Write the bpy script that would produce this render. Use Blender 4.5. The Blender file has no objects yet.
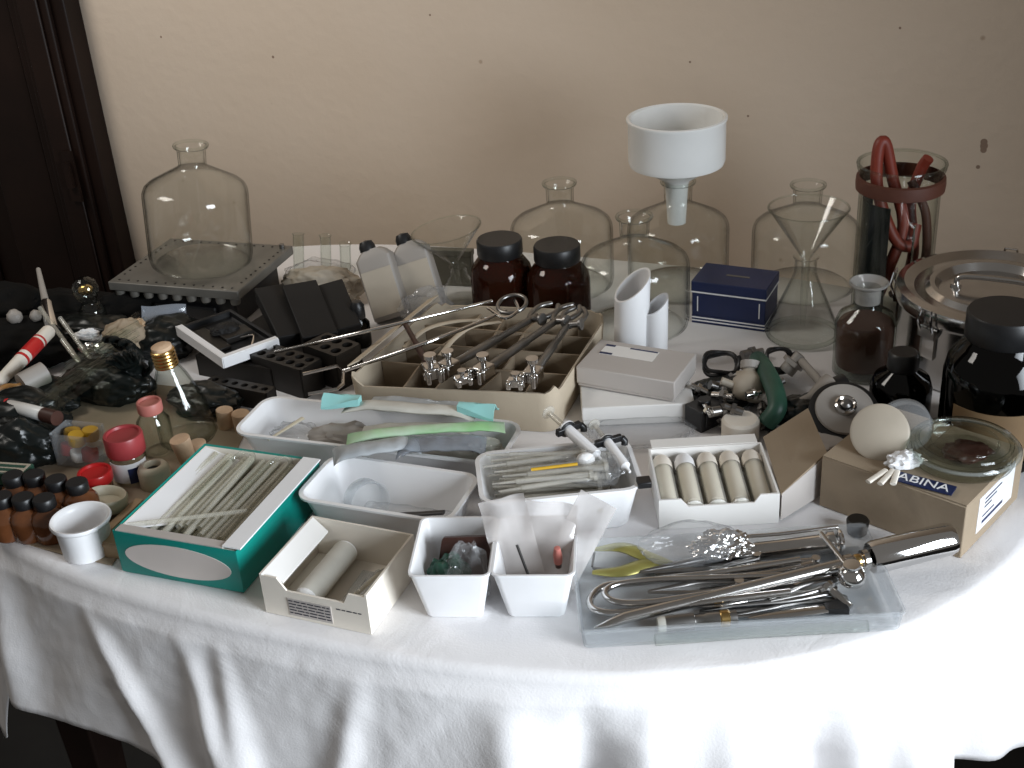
import bpy, bmesh, math, random
from mathutils import Vector, Matrix, Euler, noise

random.seed(7)
SC = bpy.context.scene
COL = SC.collection
PI = math.pi
R_ = math.radians

# ------------------------------------------------------------------ camera numbers
F = 1250.0; PITCH = R_(28); ROLL = R_(4); CZ = 1.5
T = 0.75                                   # height of the cloth on the table
_f = Vector((0, math.cos(PITCH), -math.sin(PITCH)))
_r = Vector((1, 0, 0))
_u = Vector((0, math.sin(PITCH), math.cos(PITCH)))
A = R_(-23)                                # heading of table and wall
CU = Vector((math.cos(A), math.sin(A), 0)); CV = Vector((-math.sin(A), math.cos(A), 0))

def at(px, py, h=0.0):
    """point of the place seen at a photo position, h above the table top"""
    x = (px - 512) / F; y = -(py - 384) / F
    c, s = math.cos(ROLL), math.sin(ROLL)
    d = _f + (x * c + y * s) * _r + (-x * s + y * c) * _u
    t = (T + h - CZ) / d.z
    return Vector((d.x * t, d.y * t, T + h))

def size(px, py, n, h=0.0):
    """metres covered by n photo pixels at that point"""
    p = at(px, py, h); return n * (p - Vector((0, 0, CZ))).dot(_f) / F

def uv(u, v, z): return CU * u + CV * v + Vector((0, 0, z))

def quad(fl, fr, bl, h):
    a, b, c = at(*fl, h), at(*fr, h), at(*bl, h)
    x = (b - a); w = x.length; x = x / w; y = Vector((-x.y, x.x, 0))
    d = (c - a).dot(y); ctr = a + x * w / 2 + y * d / 2
    return ctr.x, ctr.y, math.atan2(x.y, x.x), w, d

# ------------------------------------------------------------------ materials
def _new(name):
    m = bpy.data.materials.new(name); m.use_nodes = True
    nt = m.node_tree; nt.nodes.clear()
    return m, nt, nt.nodes.new('ShaderNodeOutputMaterial')

def mat(name, col, rough=.5, metal=0., var=.12, scale=18., bump=0., bscale=60., spec=.5, col2=None, coat=0.):
    m, nt, out = _new(name)
    b = nt.nodes.new('ShaderNodeBsdfPrincipled')
    b.inputs['Roughness'].default_value = rough; b.inputs['Metallic'].default_value = metal
    b.inputs['Specular IOR Level'].default_value = spec; b.inputs['Coat Weight'].default_value = coat
    tc = nt.nodes.new('ShaderNodeTexCoord')
    n = nt.nodes.new('ShaderNodeTexNoise'); n.inputs['Scale'].default_value = scale; n.inputs['Detail'].default_value = 5
    nt.links.new(tc.outputs['Object'], n.inputs['Vector'])
    r = nt.nodes.new('ShaderNodeValToRGB')
    c2 = col2 or tuple(c * (1 - var) for c in col)
    r.color_ramp.elements[0].position = .35; r.color_ramp.elements[1].position = .65
    r.color_ramp.elements[0].color = (*c2, 1); r.color_ramp.elements[1].color = (*col, 1)
    nt.links.new(n.outputs['Fac'], r.inputs['Fac']); nt.links.new(r.outputs['Color'], b.inputs['Base Color'])
    if bump:
        n2 = nt.nodes.new('ShaderNodeTexNoise'); n2.inputs['Scale'].default_value = bscale; n2.inputs['Detail'].default_value = 6
        nt.links.new(tc.outputs['Object'], n2.inputs['Vector'])
        bp = nt.nodes.new('ShaderNodeBump'); bp.inputs['Strength'].default_value = bump; bp.inputs['Distance'].default_value = .004
        nt.links.new(n2.outputs['Fac'], bp.inputs['Height']); nt.links.new(bp.outputs['Normal'], b.inputs['Normal'])
    nt.links.new(b.outputs['BSDF'], out.inputs['Surface'])
    return m

def clear(name, tint=(.97, .98, .97), edge=(.35, .38, .36), rough=.03, haze=0., hazecol=(.8, .8, .8), power=3.0, ior=1.45, gloss=.6):
    """thin glass or film: see-through face on, darker and shinier edge on"""
    m, nt, out = _new(name)
    tr = nt.nodes.new('ShaderNodeBsdfTransparent'); gl = nt.nodes.new('ShaderNodeBsdfGlossy'); gl.inputs['Roughness'].default_value = rough
    lw = nt.nodes.new('ShaderNodeLayerWeight'); lw.inputs['Blend'].default_value = .5
    pw = nt.nodes.new('ShaderNodeMath'); pw.operation = 'POWER'; pw.inputs[1].default_value = power
    nt.links.new(lw.outputs['Facing'], pw.inputs[0])
    mx = nt.nodes.new('ShaderNodeMix'); mx.data_type = 'RGBA'
    mx.inputs['A'].default_value = (*tint, 1); mx.inputs['B'].default_value = (*edge, 1)
    nt.links.new(pw.outputs[0], mx.inputs['Factor']); nt.links.new(mx.outputs['Result'], tr.inputs['Color'])
    f0 = ((ior - 1) / (ior + 1)) ** 2          # mirror share straight on, rising to the edge
    p5 = nt.nodes.new('ShaderNodeMath'); p5.operation = 'POWER'; p5.inputs[1].default_value = 5.0
    nt.links.new(lw.outputs['Facing'], p5.inputs[0])
    fr = nt.nodes.new('ShaderNodeMath'); fr.operation = 'MULTIPLY_ADD'; fr.inputs[1].default_value = (1 - f0) * gloss; fr.inputs[2].default_value = f0
    nt.links.new(p5.outputs[0], fr.inputs[0])
    ms = nt.nodes.new('ShaderNodeMixShader')
    nt.links.new(fr.outputs[0], ms.inputs[0]); nt.links.new(gl.outputs[0], ms.inputs[2])
    if haze:
        df = nt.nodes.new('ShaderNodeBsdfDiffuse'); df.inputs['Color'].default_value = (*hazecol, 1)
        m2 = nt.nodes.new('ShaderNodeMixShader'); m2.inputs[0].default_value = haze
        nt.links.new(tr.outputs[0], m2.inputs[1]); nt.links.new(df.outputs[0], m2.inputs[2])
        nt.links.new(m2.outputs[0], ms.inputs[1])
    else:
        nt.links.new(tr.outputs[0], ms.inputs[1])
    nt.links.new(ms.outputs[0], out.inputs['Surface'])
    return m

M = {}
M['glass'] = clear('clear_glass', (.985, .99, .982), (.10, .115, .10), power=6)
M['glass_thick'] = clear('thick_glass', (.955, .97, .955), (.25, .28, .25), power=4.5)
M['glass_tube'] = clear('glass_tubing', (.97, .97, .94), (.72, .72, .66), power=3.0, haze=.22, hazecol=(.85, .82, .74))
M['amber'] = clear('amber_glass', (.42, .15, .055), (.06, .018, .008), power=1.4, rough=.05, haze=.25, hazecol=(.07, .022, .01))
M['amber_dark'] = clear('dark_amber_glass', (.05, .018, .010), (.012, .006, .005), power=1.2, rough=.05)
M['film'] = clear('clear_film', (.97, .97, .97), (.72, .73, .74), rough=.10, haze=.09, hazecol=(.85, .86, .88), power=2, gloss=.4)
M['acrylic'] = clear('clear_plastic', (.97, .98, .98), (.72, .76, .80), rough=.06, haze=.12, hazecol=(.88, .90, .93), power=2.5)
M['sachet'] = clear('milky_sachet_film', (.95, .94, .93), (.55, .55, .57), rough=.1, haze=.30, hazecol=(.86, .82, .80), power=2, gloss=.5)
M['film_blue'] = clear('bluish_film', (.85, .88, .92), (.5, .53, .58), rough=.12, haze=.35, hazecol=(.42, .45, .50), power=2, gloss=.4)
M['syringe_plastic'] = clear('milky_plastic', (.92, .91, .88), (.5, .5, .47), rough=.1, haze=.22, hazecol=(.85, .82, .76), power=2)
M['white_plastic'] = mat('white_plastic', (.86, .86, .87), .35, var=.04)
M['white_card'] = mat('white_card', (.82, .80, .77), .7, var=.06, scale=9)
M['cream_card'] = mat('cream_card', (.80, .74, .65), .75, var=.08, scale=9)
M['grey_card'] = mat('grey_white_card', (.50, .46, .43), .6, var=.08, scale=9)
M['porcelain'] = mat('white_porcelain', (.84, .84, .82), .25, var=.04)
M['cream_ceramic'] = mat('cream_ceramic', (.66, .60, .46), .45, var=.15)
M['paper'] = mat('white_paper', (.85, .85, .86), .8, var=.05)
M['cotton'] = mat('white_cotton', (.84, .83, .82), .95, var=.06, bump=.4, bscale=200)
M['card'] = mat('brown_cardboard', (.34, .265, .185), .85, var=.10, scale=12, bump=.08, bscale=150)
M['card_pale'] = mat('pale_cardboard', (.50, .42, .315), .85, var=.12, scale=12, bump=.08, bscale=150)
M['green_card'] = mat('teal_green_card', (.0, .235, .195), .45, var=.1)
M['label_oval'] = mat('pale_oval_print', (.62, .56, .52), .6, var=.06)
M['ink'] = mat('dark_ink', (.035, .035, .05), .7, var=.2)
M['ink_blue'] = mat('navy_ink', (.015, .025, .09), .5, var=.2)
M['navy'] = mat('navy_card', (.012, .022, .085), .45, var=.2)
M['black'] = mat('black_plastic', (.012, .012, .013), .4, var=.3)
M['black_matt'] = mat('black_matt_card', (.011, .010, .0095), .65, var=.3, spec=.3)
M['dark_cloth'] = mat('black_cloth', (.0045, .0042, .004), .85, var=.3, spec=.15)
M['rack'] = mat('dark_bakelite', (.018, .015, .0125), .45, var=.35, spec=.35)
M['rubber'] = mat('black_rubber', (.006, .0085, .008), .33, var=.4, spec=.4)
M['green_rubber'] = mat('green_hose', (.022, .085, .055), .45, var=.35)
M['red'] = mat('red_plastic', (.52, .02, .02), .3, var=.15)
M['red_dull'] = mat('dull_red_plastic', (.36, .045, .05), .4, var=.2)
M['pink'] = mat('faded_pink_plastic', (.50, .17, .14), .5, var=.15)
M['red_rubber'] = mat('red_rubber', (.24, .035, .018), .5, var=.3)
M['brown_rubber'] = mat('brown_rubber_band', (.10, .03, .016), .6, var=.3)
M['yellow'] = mat('yellow_plastic', (.62, .36, .02), .4, var=.2)
M['orange'] = mat('orange_rubber', (.48, .24, .07), .5, var=.25)
M['cork'] = mat('cork', (.66, .46, .30), .9, var=.18, scale=60, bump=.3, bscale=160)
M['steel'] = mat('polished_steel', (.62, .60, .58), .16, 1., var=.12, scale=25)
M['steel_dull'] = mat('dull_steel', (.33, .32, .31), .34, 1., var=.3, scale=30)
M['chrome'] = mat('bright_chrome', (.78, .77, .76), .08, 1., var=.06)
M['plate'] = mat('grey_metal_plate', (.185, .175, .155), .45, .35, var=.25, scale=20)
M['gold'] = mat('olive_gilt_metal', (.42, .38, .11), .35, .45, var=.25)
M['brass'] = mat('brass', (.60, .40, .16), .25, 1., var=.15)
M['wood'] = mat('pale_wood', (.46, .32, .19), .7, var=.2, scale=30)
M['grey_plastic'] = mat('grey_plastic', (.34, .31, .28), .5, var=.12)
M['beige_plastic'] = mat('beige_plastic', (.47, .41, .33), .5, var=.12)
M['powder'] = mat('brown_powder', (.085, .036, .022), .95, var=.2)
M['amber_vial'] = mat('brown_medicine_glass', (.17, .06, .022), .15, var=.35, scale=30, coat=.4)
M['leather'] = mat('dark_brown_leather', (.05, .016, .010), .45, var=.3)
M['teal_film'] = mat('teal_film', (.32, .66, .64), .35, var=.15)
M['green_film'] = mat('green_film', (.30, .56, .26), .35, var=.3, col2=(.52, .66, .50), scale=25)
M['pale_film'] = mat('pale_wrapper', (.58, .56, .50), .4, var=.15, scale=30)
M['grey_film'] = mat('grey_blue_wrapper', (.46, .49, .51), .3, var=.3, scale=30)
M['label_brown'] = mat('brown_paper_label', (.20, .125, .06), .7, var=.2)
M['dark_wood'] = mat('dark_stained_wood', (.016, .0075, .005), .5, var=.45, scale=6, spec=.25)
M['floor'] = mat('dark_floor', (.012, .011, .010), .7, var=.3)

def wall_mat():
    m, nt, out = _new('stained_plaster')
    b = nt.nodes.new('ShaderNodeBsdfPrincipled'); b.inputs['Roughness'].default_value = .75; b.inputs['Specular IOR Level'].default_value = .25
    tc = nt.nodes.new('ShaderNodeTexCoord')
    def noise_tex(s, d=4):
        n = nt.nodes.new('ShaderNodeTexNoise'); n.inputs['Scale'].default_value = s; n.inputs['Detail'].default_value = d
        nt.links.new(tc.outputs['Object'], n.inputs['Vector']); return n
    n = noise_tex(2.2); r = nt.nodes.new('ShaderNodeValToRGB')
    r.color_ramp.elements[0].position = .3; r.color_ramp.elements[1].position = .7
    r.color_ramp.elements[0].color = (.60, .485, .375, 1); r.color_ramp.elements[1].color = (.64, .53, .425, 1)
    nt.links.new(n.outputs['Fac'], r.inputs['Fac'])
    last = r.outputs['Color']
    v = nt.nodes.new('ShaderNodeTexVoronoi'); v.inputs['Scale'].default_value = 11; v.inputs['Randomness'].default_value = 1
    nt.links.new(tc.outputs['Object'], v.inputs['Vector'])
    sp = nt.nodes.new('ShaderNodeValToRGB'); sp.color_ramp.elements[0].position = .02; sp.color_ramp.elements[1].position = .05
    sp.color_ramp.elements[0].color = (.45, .35, .27, 1); sp.color_ramp.elements[1].color = (1, 1, 1, 1)
    nt.links.new(v.outputs['Distance'], sp.inputs['Fac'])
    mu = nt.nodes.new('ShaderNodeMix'); mu.data_type = 'RGBA'; mu.blend_type = 'MULTIPLY'; mu.inputs['Factor'].default_value = .5
    nt.links.new(last, mu.inputs['A']); nt.links.new(sp.outputs['Color'], mu.inputs['B']); last = mu.outputs['Result']
    for (x, z, rad) in WALL_MARKS:            # brown stains on the plaster
        d = nt.nodes.new('ShaderNodeVectorMath'); d.operation = 'DISTANCE'; d.inputs[1].default_value = (x, 0, z)
        nt.links.new(tc.outputs['Object'], d.inputs[0])
        a = nt.nodes.new('ShaderNodeMath'); a.operation = 'LESS_THAN'; a.inputs[1].default_value = rad
        nt.links.new(d.outputs['Value'], a.inputs[0])
        q = nt.nodes.new('ShaderNodeMix'); q.data_type = 'RGBA'; q.inputs['B'].default_value = (.27, .19, .14, 1)
        nt.links.new(a.outputs[0], q.inputs['Factor']); nt.links.new(last, q.inputs['A']); last = q.outputs['Result']
    nt.links.new(last, b.inputs['Base Color'])
    n2 = noise_tex(45, 6); bp = nt.nodes.new('ShaderNodeBump'); bp.inputs['Strength'].default_value = .12; bp.inputs['Distance'].default_value = .01
    nt.links.new(n2.outputs['Fac'], bp.inputs['Height']); nt.links.new(bp.outputs['Normal'], b.inputs['Normal'])
    nt.links.new(b.outputs[0], out.inputs['Surface']); return m

def cloth_mat():
    m, nt, out = _new('white_cotton_cloth')
    b = nt.nodes.new('ShaderNodeBsdfPrincipled'); b.inputs['Roughness'].default_value = .9; b.inputs['Specular IOR Level'].default_value = .1
    b.inputs['Base Color'].default_value = (.82, .80, .80, 1)
    tc = nt.nodes.new('ShaderNodeTexCoord')
    n = nt.nodes.new('ShaderNodeTexNoise'); n.inputs['Scale'].default_value = 8; n.inputs['Detail'].default_value = 8; n.inputs['Distortion'].default_value = 1.2
    w = nt.nodes.new('ShaderNodeTexNoise'); w.inputs['Scale'].default_value = 420; w.inputs['Detail'].default_value = 2
    nt.links.new(tc.outputs['Object'], n.inputs['Vector']); nt.links.new(tc.outputs['Object'], w.inputs['Vector'])
    b1 = nt.nodes.new('ShaderNodeBump'); b1.inputs['Strength'].default_value = .22; b1.inputs['Distance'].default_value = .012
    b2 = nt.nodes.new('ShaderNodeBump'); b2.inputs['Strength'].default_value = .12; b2.inputs['Distance'].default_value = .002
    nt.links.new(n.outputs['Fac'], b1.inputs['Height']); nt.links.new(w.outputs['Fac'], b2.inputs['Height'])
    nt.links.new(b1.outputs['Normal'], b2.inputs['Normal']); nt.links.new(b2.outputs['Normal'], b.inputs['Normal'])
    nt.links.new(b.outputs[0], out.inputs['Surface']); return m
M['cloth'] = cloth_mat()

# ------------------------------------------------------------------ shape helpers (all add to a bmesh)
class B:
    def __init__(s): s.bm = bmesh.new()
    def loops(s, rings, cap0=True, cap1=True, closed=True):
        vs = [[s.bm.verts.new(p) for p in r] for r in rings]
        n = len(vs[0])
        for a, b in zip(vs, vs[1:]):
            for i in range(n if closed else n - 1):
                j = (i + 1) % n
                s.bm.faces.new((a[i], a[j], b[j], b[i]))
        if cap0: s.bm.faces.new(list(reversed(vs[0])))
        if cap1: s.bm.faces.new(vs[-1])
        return s
    def box(s, x0, y0, z0, x1, y1, z1, mtx=None):
        P = [Vector(p) for p in ((x0, y0, z0), (x1, y0, z0), (x1, y1, z0), (x0, y1, z0), (x0, y0, z1), (x1, y0, z1), (x1, y1, z1), (x0, y1, z1))]
        if mtx: P = [mtx @ p for p in P]
        v = [s.bm.verts.new(p) for p in P]
        for f in ((3, 2, 1, 0), (4, 5, 6, 7), (0, 1, 5, 4), (1, 2, 6, 5), (2, 3, 7, 6), (3, 0, 4, 7)):
            s.bm.faces.new([v[i] for i in f])
        return s
    def lathe(s, prof, n=32, mtx=None, closed=False):
        """prof: (radius, height) pairs; ends on the axis are closed"""
        rings = []
        for (r, z) in prof:
            if r < 1e-6: ring = [s.bm.verts.new((0, 0, z))]
            else: ring = [s.bm.verts.new((r * math.cos(2 * PI * i / n), r * math.sin(2 * PI * i / n), z)) for i in range(n)]
            rings.append(ring)
        pairs = list(zip(rings, rings[1:]))
        if closed: pairs.append((rings[-1], rings[0]))
        for a, b in pairs:
            for i in range(n):
                j = (i + 1) % n
                if len(a) == 1 and len(b) == 1: continue
                if len(a) == 1: s.bm.faces.new((a[0], b[j], b[i]))
                elif len(b) == 1: s.bm.faces.new((a[i], a[j], b[0]))
                else: s.bm.faces.new((a[i], a[j], b[j], b[i]))
        if mtx:
            for r in rings:
                for v in r: v.co = mtx @ v.co
        return s
    def tube(s, pts, r, n=10, caps=True, flat=1.0):
        """r: number or one per point"""
        pts = [Vector(p) for p in pts]; k = len(pts)
        rr = r if isinstance(r, (list, tuple)) else [r] * k
        rings = []; prev = None
        for i, p in enumerate(pts):
            d = (pts[min(i + 1, k - 1)] - pts[max(i - 1, 0)]).normalized()
            if prev is None:
                up = Vector((0, 0, 1)) if abs(d.z) < .9 else Vector((1, 0, 0))
                x = d.cross(up).normalized()
            else:
                x = (prev - d * prev.dot(d)).normalized()
            y = d.cross(x); prev = x
            rings.append([p + x * (rr[i] * math.cos(2 * PI * j / n)) + y * (rr[i] * flat * math.sin(2 * PI * j / n)) for j in range(n)])
        return s.loops(rings, caps, caps)
    def sphere(s, c, r, n=16, sc=(1, 1, 1)):
        m = Matrix.Translation(c) @ Matrix.Diagonal((*sc, 1))
        bmesh.ops.create_uvsphere(s.bm, u_segments=n, v_segments=max(6, n // 2), radius=r, matrix=m); return s
    def torus(s, R, r, n=32, k=10, mtx=None):
        return s.lathe([(R + r * math.cos(2 * PI * i / k), r * math.sin(2 * PI * i / k)) for i in range(k)], n, mtx, closed=True)
    def prism(s, poly, z0, z1):
        return s.loops([[(x, y, z0) for x, y in poly], [(x, y, z1) for x, y in poly]])

def rrect(w, d, rc, n=5):
    """rounded rectangle outline, counter-clockwise"""
    pts = []
    rc = min(rc, w / 2 - 1e-4, d / 2 - 1e-4)
    for cx, cy, a0 in ((w / 2 - rc, d / 2 - rc, 0), (-w / 2 + rc, d / 2 - rc, 90), (-w / 2 + rc, -d / 2 + rc, 180), (w / 2 - rc, -d / 2 + rc, 270)):
        for i in range(n + 1):
            a = R_(a0 + 90 * i / n); pts.append((cx + rc * math.cos(a), cy + rc * math.sin(a)))
    return pts

def tray(b, w, d, h, taper=.012, rc=.012, t=.002, lip=.004, cx=0., lip_h=.0025):
    """moulded tub: w, d are the size of the opening"""
    def L(dw, z, rcc): return [(x + cx, y, z) for x, y in rrect(w + dw, d + dw, rcc)]
    b.loops([L(-2 * taper - .004, 0, rc * .8), L(-2 * taper, .003, rc * .8), L(0, h - lip_h, rc), L(2 * lip, h - lip_h, rc + lip), L(2 * lip, h, rc + lip),
             L(-.001, h, rc), L(-2 * t, h - .002, rc), L(-2 * taper - 2 * t, t + .002, rc * .75), L(-2 * taper - 2 * t - .005, t, rc * .7)])
    return b

def openbox(b, w, d, h, t=.002):
    """folded card box without a lid"""
    return tray(b, w, d, h, 0, .0008, t, 0, lip_h=.0005)

def curve(pts, n=8):
    """Catmull-Rom through the points"""
    P = [Vector(p) for p in pts]; P = [P[0] * 2 - P[1]] + P + [P[-1] * 2 - P[-2]]; out = []
    for i in range(1, len(P) - 2):
        for k in range(n):
            t = k / n; a, b_, c, d = P[i - 1], P[i], P[i + 1], P[i + 2]
            out.append(.5 * ((2 * b_) + (c - a) * t + (2 * a - 5 * b_ + 4 * c - d) * t * t + (3 * b_ - a - 3 * c + d) * t ** 3))
    out.append(P[-2]); return out

def shell(prof, t):
    """closed wall of thickness t from an outer profile that starts on the axis and ends at the lip"""
    inner = [(max(r - t, 0) if r > 1e-6 else 0, z + (t if i < 2 else 0)) for i, (r, z) in enumerate(prof)]
    return prof + list(reversed(inner))

def crumple(b, sx, sy, sz, seed, sub=4, amp=.28, freq=2.2, flat=True):
    """loosely crumpled bag or lump sitting on z = 0"""
    start = len(b.bm.verts)
    bmesh.ops.create_icosphere(b.bm, subdivisions=sub, radius=1)
    b.bm.verts.ensure_lookup_table()
    o = Vector((seed * 3.7, seed * 1.3, seed * 2.1))
    for v in list(b.bm.verts)[start:]:
        p = v.co.copy()
        k = 1 + amp * noise.noise(p * freq + o) + amp * .6 * noise.noise(p * freq * 2.3 + o) + amp * .4 * (abs(noise.noise(p * freq * 4 + o)) - .2)
        p *= k
        v.co = Vector((p.x * sx, p.y * sy, max(p.z, -.75 if flat else -9) * sz))
    lo = min(v.co.z for v in list(b.bm.verts)[start:])
    for v in list(b.bm.verts)[start:]: v.co.z -= lo
    return b

def pouch(b, L, W, H, seed, bend=0.):
    """long flat wrapper with crimped ends, along x"""
    nx, ny = 36, 6; rings = []
    for i in range(nx + 1):
        u = i / nx; x = (u - .5) * L
        th = H * min(1, min(u, 1 - u) * 6) ** .6 + .0006
        wd = W * (.72 + .28 * (1 - min(1, min(u, 1 - u) * 6))) * (1 + .12 * noise.noise(Vector((u * 7, seed, 0))))
        z0 = bend * (4 * u * (1 - u)) + .0015 * noise.noise(Vector((u * 6, seed * 2, 1)))
        yo = .05 * W * noise.noise(Vector((u * 3, seed, 5)))
        ring = []
        for k in range(16):
            a = 2 * PI * k / 16
            w2 = 1 + .25 * noise.noise(Vector((u * 14, math.cos(a) * 2, seed + math.sin(a) * 2)))
            ring.append((x, yo + wd / 2 * math.cos(a), z0 + th / 2 + th / 2 * math.sin(a) * w2))
        rings.append(ring)
    return b.loops(rings)

# ------------------------------------------------------------------ object helpers
def mk(name, b, m, parent=None, loc=(0, 0, 0), rot=(0, 0, 0), bevel=0., sharp=38):
    me = bpy.data.meshes.new(name)
    bmesh.ops.recalc_face_normals(b.bm, faces=b.bm.faces)
    b.bm.to_mesh(me); b.bm.free()
    for p in me.polygons: p.use_smooth = True
    me.set_sharp_from_angle(angle=R_(sharp))
    me.materials.append(M[m] if isinstance(m, str) else m)
    o = bpy.data.objects.new(name, me); COL.objects.link(o)
    o.location = loc; o.rotation_euler = rot
    if parent: o.parent = parent
    if bevel:
        md = o.modifiers.new('bevel', 'BEVEL'); md.width = bevel; md.segments = 2; md.limit_method = 'ANGLE'; md.angle_limit = R_(40)
    return o

def tag(o, label, cat, group=None, kind=None):
    o['label'] = label; o['category'] = cat
    if group: o['group'] = group
    if kind: o['kind'] = kind
    return o

def thing(name, label, cat, loc=(0, 0, 0), rot=(0, 0, 0), group=None):
    o = bpy.data.objects.new(name, None); COL.objects.link(o); o.empty_display_size = .02
    o.location = loc; o.rotation_euler = rot if not isinstance(rot, (int, float)) else (0, 0, rot)
    return tag(o, label, cat, group)

def dup(root, label=None, loc=None, rot=None, group=None, scale=None):
    r = root.copy(); COL.objects.link(r)
    if loc is not None: r.location = loc
    if rot is not None: r.rotation_euler = rot if not isinstance(rot, (int, float)) else (0, 0, rot)
    if label: r['label'] = label
    if group: r['group'] = group
    if scale: r.scale = (scale,) * 3 if isinstance(scale, (int, float)) else scale
    for ch in list(root.children):
        c = ch.copy(); COL.objects.link(c); c.parent = r
        for g in list(ch.children):
            d = g.copy(); COL.objects.link(d); d.parent = c
    return r

def aim(p, q):
    """rotation that takes local z to the direction p -> q"""
    return (Vector(q) - Vector(p)).to_track_quat('Z', 'Y').to_euler()

def aimx(p, q):
    d = Vector(q) - Vector(p)
    return Euler((0, -math.atan2(d.z, math.hypot(d.x, d.y)), math.atan2(d.y, d.x)))

def wire(name, pts, r, m, label, cat, n=10, parent=None, group=None, flat=1.0):
    """bent rod or tube given by world points"""
    o0 = Vector(pts[0]); b = B(); b.tube([Vector(p) - o0 for p in pts], r, n, flat=flat)
    o = mk(name, b, m, parent, o0)
    if not parent: tag(o, label, cat, group)
    return o

def text(name, body, size_, m, parent, loc, rot=(0, 0, 0), ext=.0002, align='CENTER'):
    c = bpy.data.curves.new(name, 'FONT'); c.body = body; c.size = size_; c.extrude = ext; c.align_x = align; c.align_y = 'CENTER'
    o = bpy.data.objects.new(name, c); COL.objects.link(o)
    bpy.context.view_layer.update()
    me = bpy.data.meshes.new_from_object(o.evaluated_get(bpy.context.evaluated_depsgraph_get()))
    bpy.data.objects.remove(o); me.materials.clear(); me.materials.append(M[m])
    o = bpy.data.objects.new(name, me); COL.objects.link(o); o.parent = parent; o.location = loc; o.rotation_euler = rot
    return o

# ------------------------------------------------------------------ the room
WALL_V = 1.90
def on_wall(px, py):
    x = (px - 512) / F; y = -(py - 384) / F; c, s = math.cos(ROLL), math.sin(ROLL)
    d = _f + (x * c + y * s) * _r + (-x * s + y * c) * _u
    t = WALL_V / d.dot(CV); p = Vector((0, 0, CZ)) + d * t
    return p.dot(CU), p.z
WALL_MARKS = []
for (px, py, rad) in ((984, 142, .005), (984, 146, .0055), (983.5, 150, .0045), (978, 167, .003), (161, 37, .002), (273, 57, .0025), (690, 62, .0018), (430, 15, .0018), (748, 116, .0018), (900, 28, .0018)):
    u_, z_ = on_wall(px, py); WALL_MARKS.append((u_, z_, rad))
M['wall'] = wall_mat()
def struct(name, b, m, **k):
    o = mk(name, b, m, **k); o['kind'] = 'structure'; return o
b = B(); b.box(-3.2, 0, 0, 2.6, .12, 2.9); struct('wall_back', b, 'wall', loc=uv(0, WALL_V, 0), rot=(0, 0, A))
b = B(); b.box(-3.2, -3.2, -.1, 2.6, 2.02, 0); struct('floor', b, 'floor', rot=(0, 0, A))
# dark panelled door in its frame on the left of the back wall: edge at u = -1.612
b = B(); b.box(-.13, -.045, 0, 0, 0, 2.4); b.box(-.105, -.058, 0, -.028, -.045, 2.4); b.box(-.09, -.066, 0, -.044, -.058, 2.4)
struct('trim_1', b, 'dark_wood', loc=uv(-1.612, WALL_V, 0), rot=(0, 0, A), bevel=.004)
d = B(); d.box(-1.05, -.02, 0, -.135, 0, 2.38); d.box(-.27, -.036, 0, -.135, -.02, 2.38); d.box(-1.05, -.036, 0, -.93, -.02, 2.38)
d.box(-.93, -.036, 0, -.27, -.02, .28); d.box(-.93, -.036, .92, -.27, -.02, 1.12); d.box(-.93, -.036, 2.2, -.27, -.02, 2.38)
d.box(-.86, -.03, .34, -.34, -.02, .86); d.box(-.86, -.03, 1.18, -.34, -.02, 2.14)
door = struct('door_1', d, 'dark_wood', loc=uv(-1.612, WALL_V, 0), rot=(0, 0, A), bevel=.004)
b = B(); b.box(-.012, -.006, -.05, .012, 0, .05); b.box(-.006, -.016, -.02, .006, -.006, .03)
mk('latch_plate', b, 'dark_wood', parent=door, loc=(on_wall(95, 165)[0] + 1.612, -.0665, on_wall(95, 165)[1]))

# ------------------------------------------------------------------ table and cloth
TC_U, TC_V = -.55, 1.285
def outline(t):
    """oval table edge, t = angle; long axis along u"""
    c, s = math.cos(t), math.sin(t)
    a, e = (.64, 2.3) if c > 0 else (.72, 2.6)
    bb = .51 if s < 0 else .44
    if s > 0: e = 3.2
    k = (abs(c / a) ** e + abs(s / bb) ** e) ** (-1 / e)
    return c * k, s * k
N = 720
ts = [2 * PI * i / N for i in range(N)]
base = uv(TC_U, TC_V, 0)
tb = thing('dining_table', 'long oval dark wooden table hidden under the white cloth', 'table', base, A)
poly = [(outline(t)[0] * .985, outline(t)[1] * .985) for t in ts[::6]]
b = B(); b.prism(poly, .715, .742); mk('tabletop', b, 'dark_wood', tb)
b = B()
for sgn in (-1, 1): b.box(-.50, sgn * .36 - .012, .63, .42, sgn * .36 + .012, .714)
for x in (-.50, .40): b.box(x, -.348, .63, x + .024, .348, .714)
mk('apron', b, 'dark_wood', tb)
for lx in (-.50, .40):
    for ly in (-.34, .30):
        b = B(); b.loops([[(lx + q * sx, ly + q * sy, z) for sx, sy in ((-1, -1), (1, -1), (1, 1), (-1, 1))] for q, z in ((.018, 0), (.03, .5), (.032, .714))])
        mk('leg', b, 'dark_wood', tb, bevel=.003)

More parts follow.
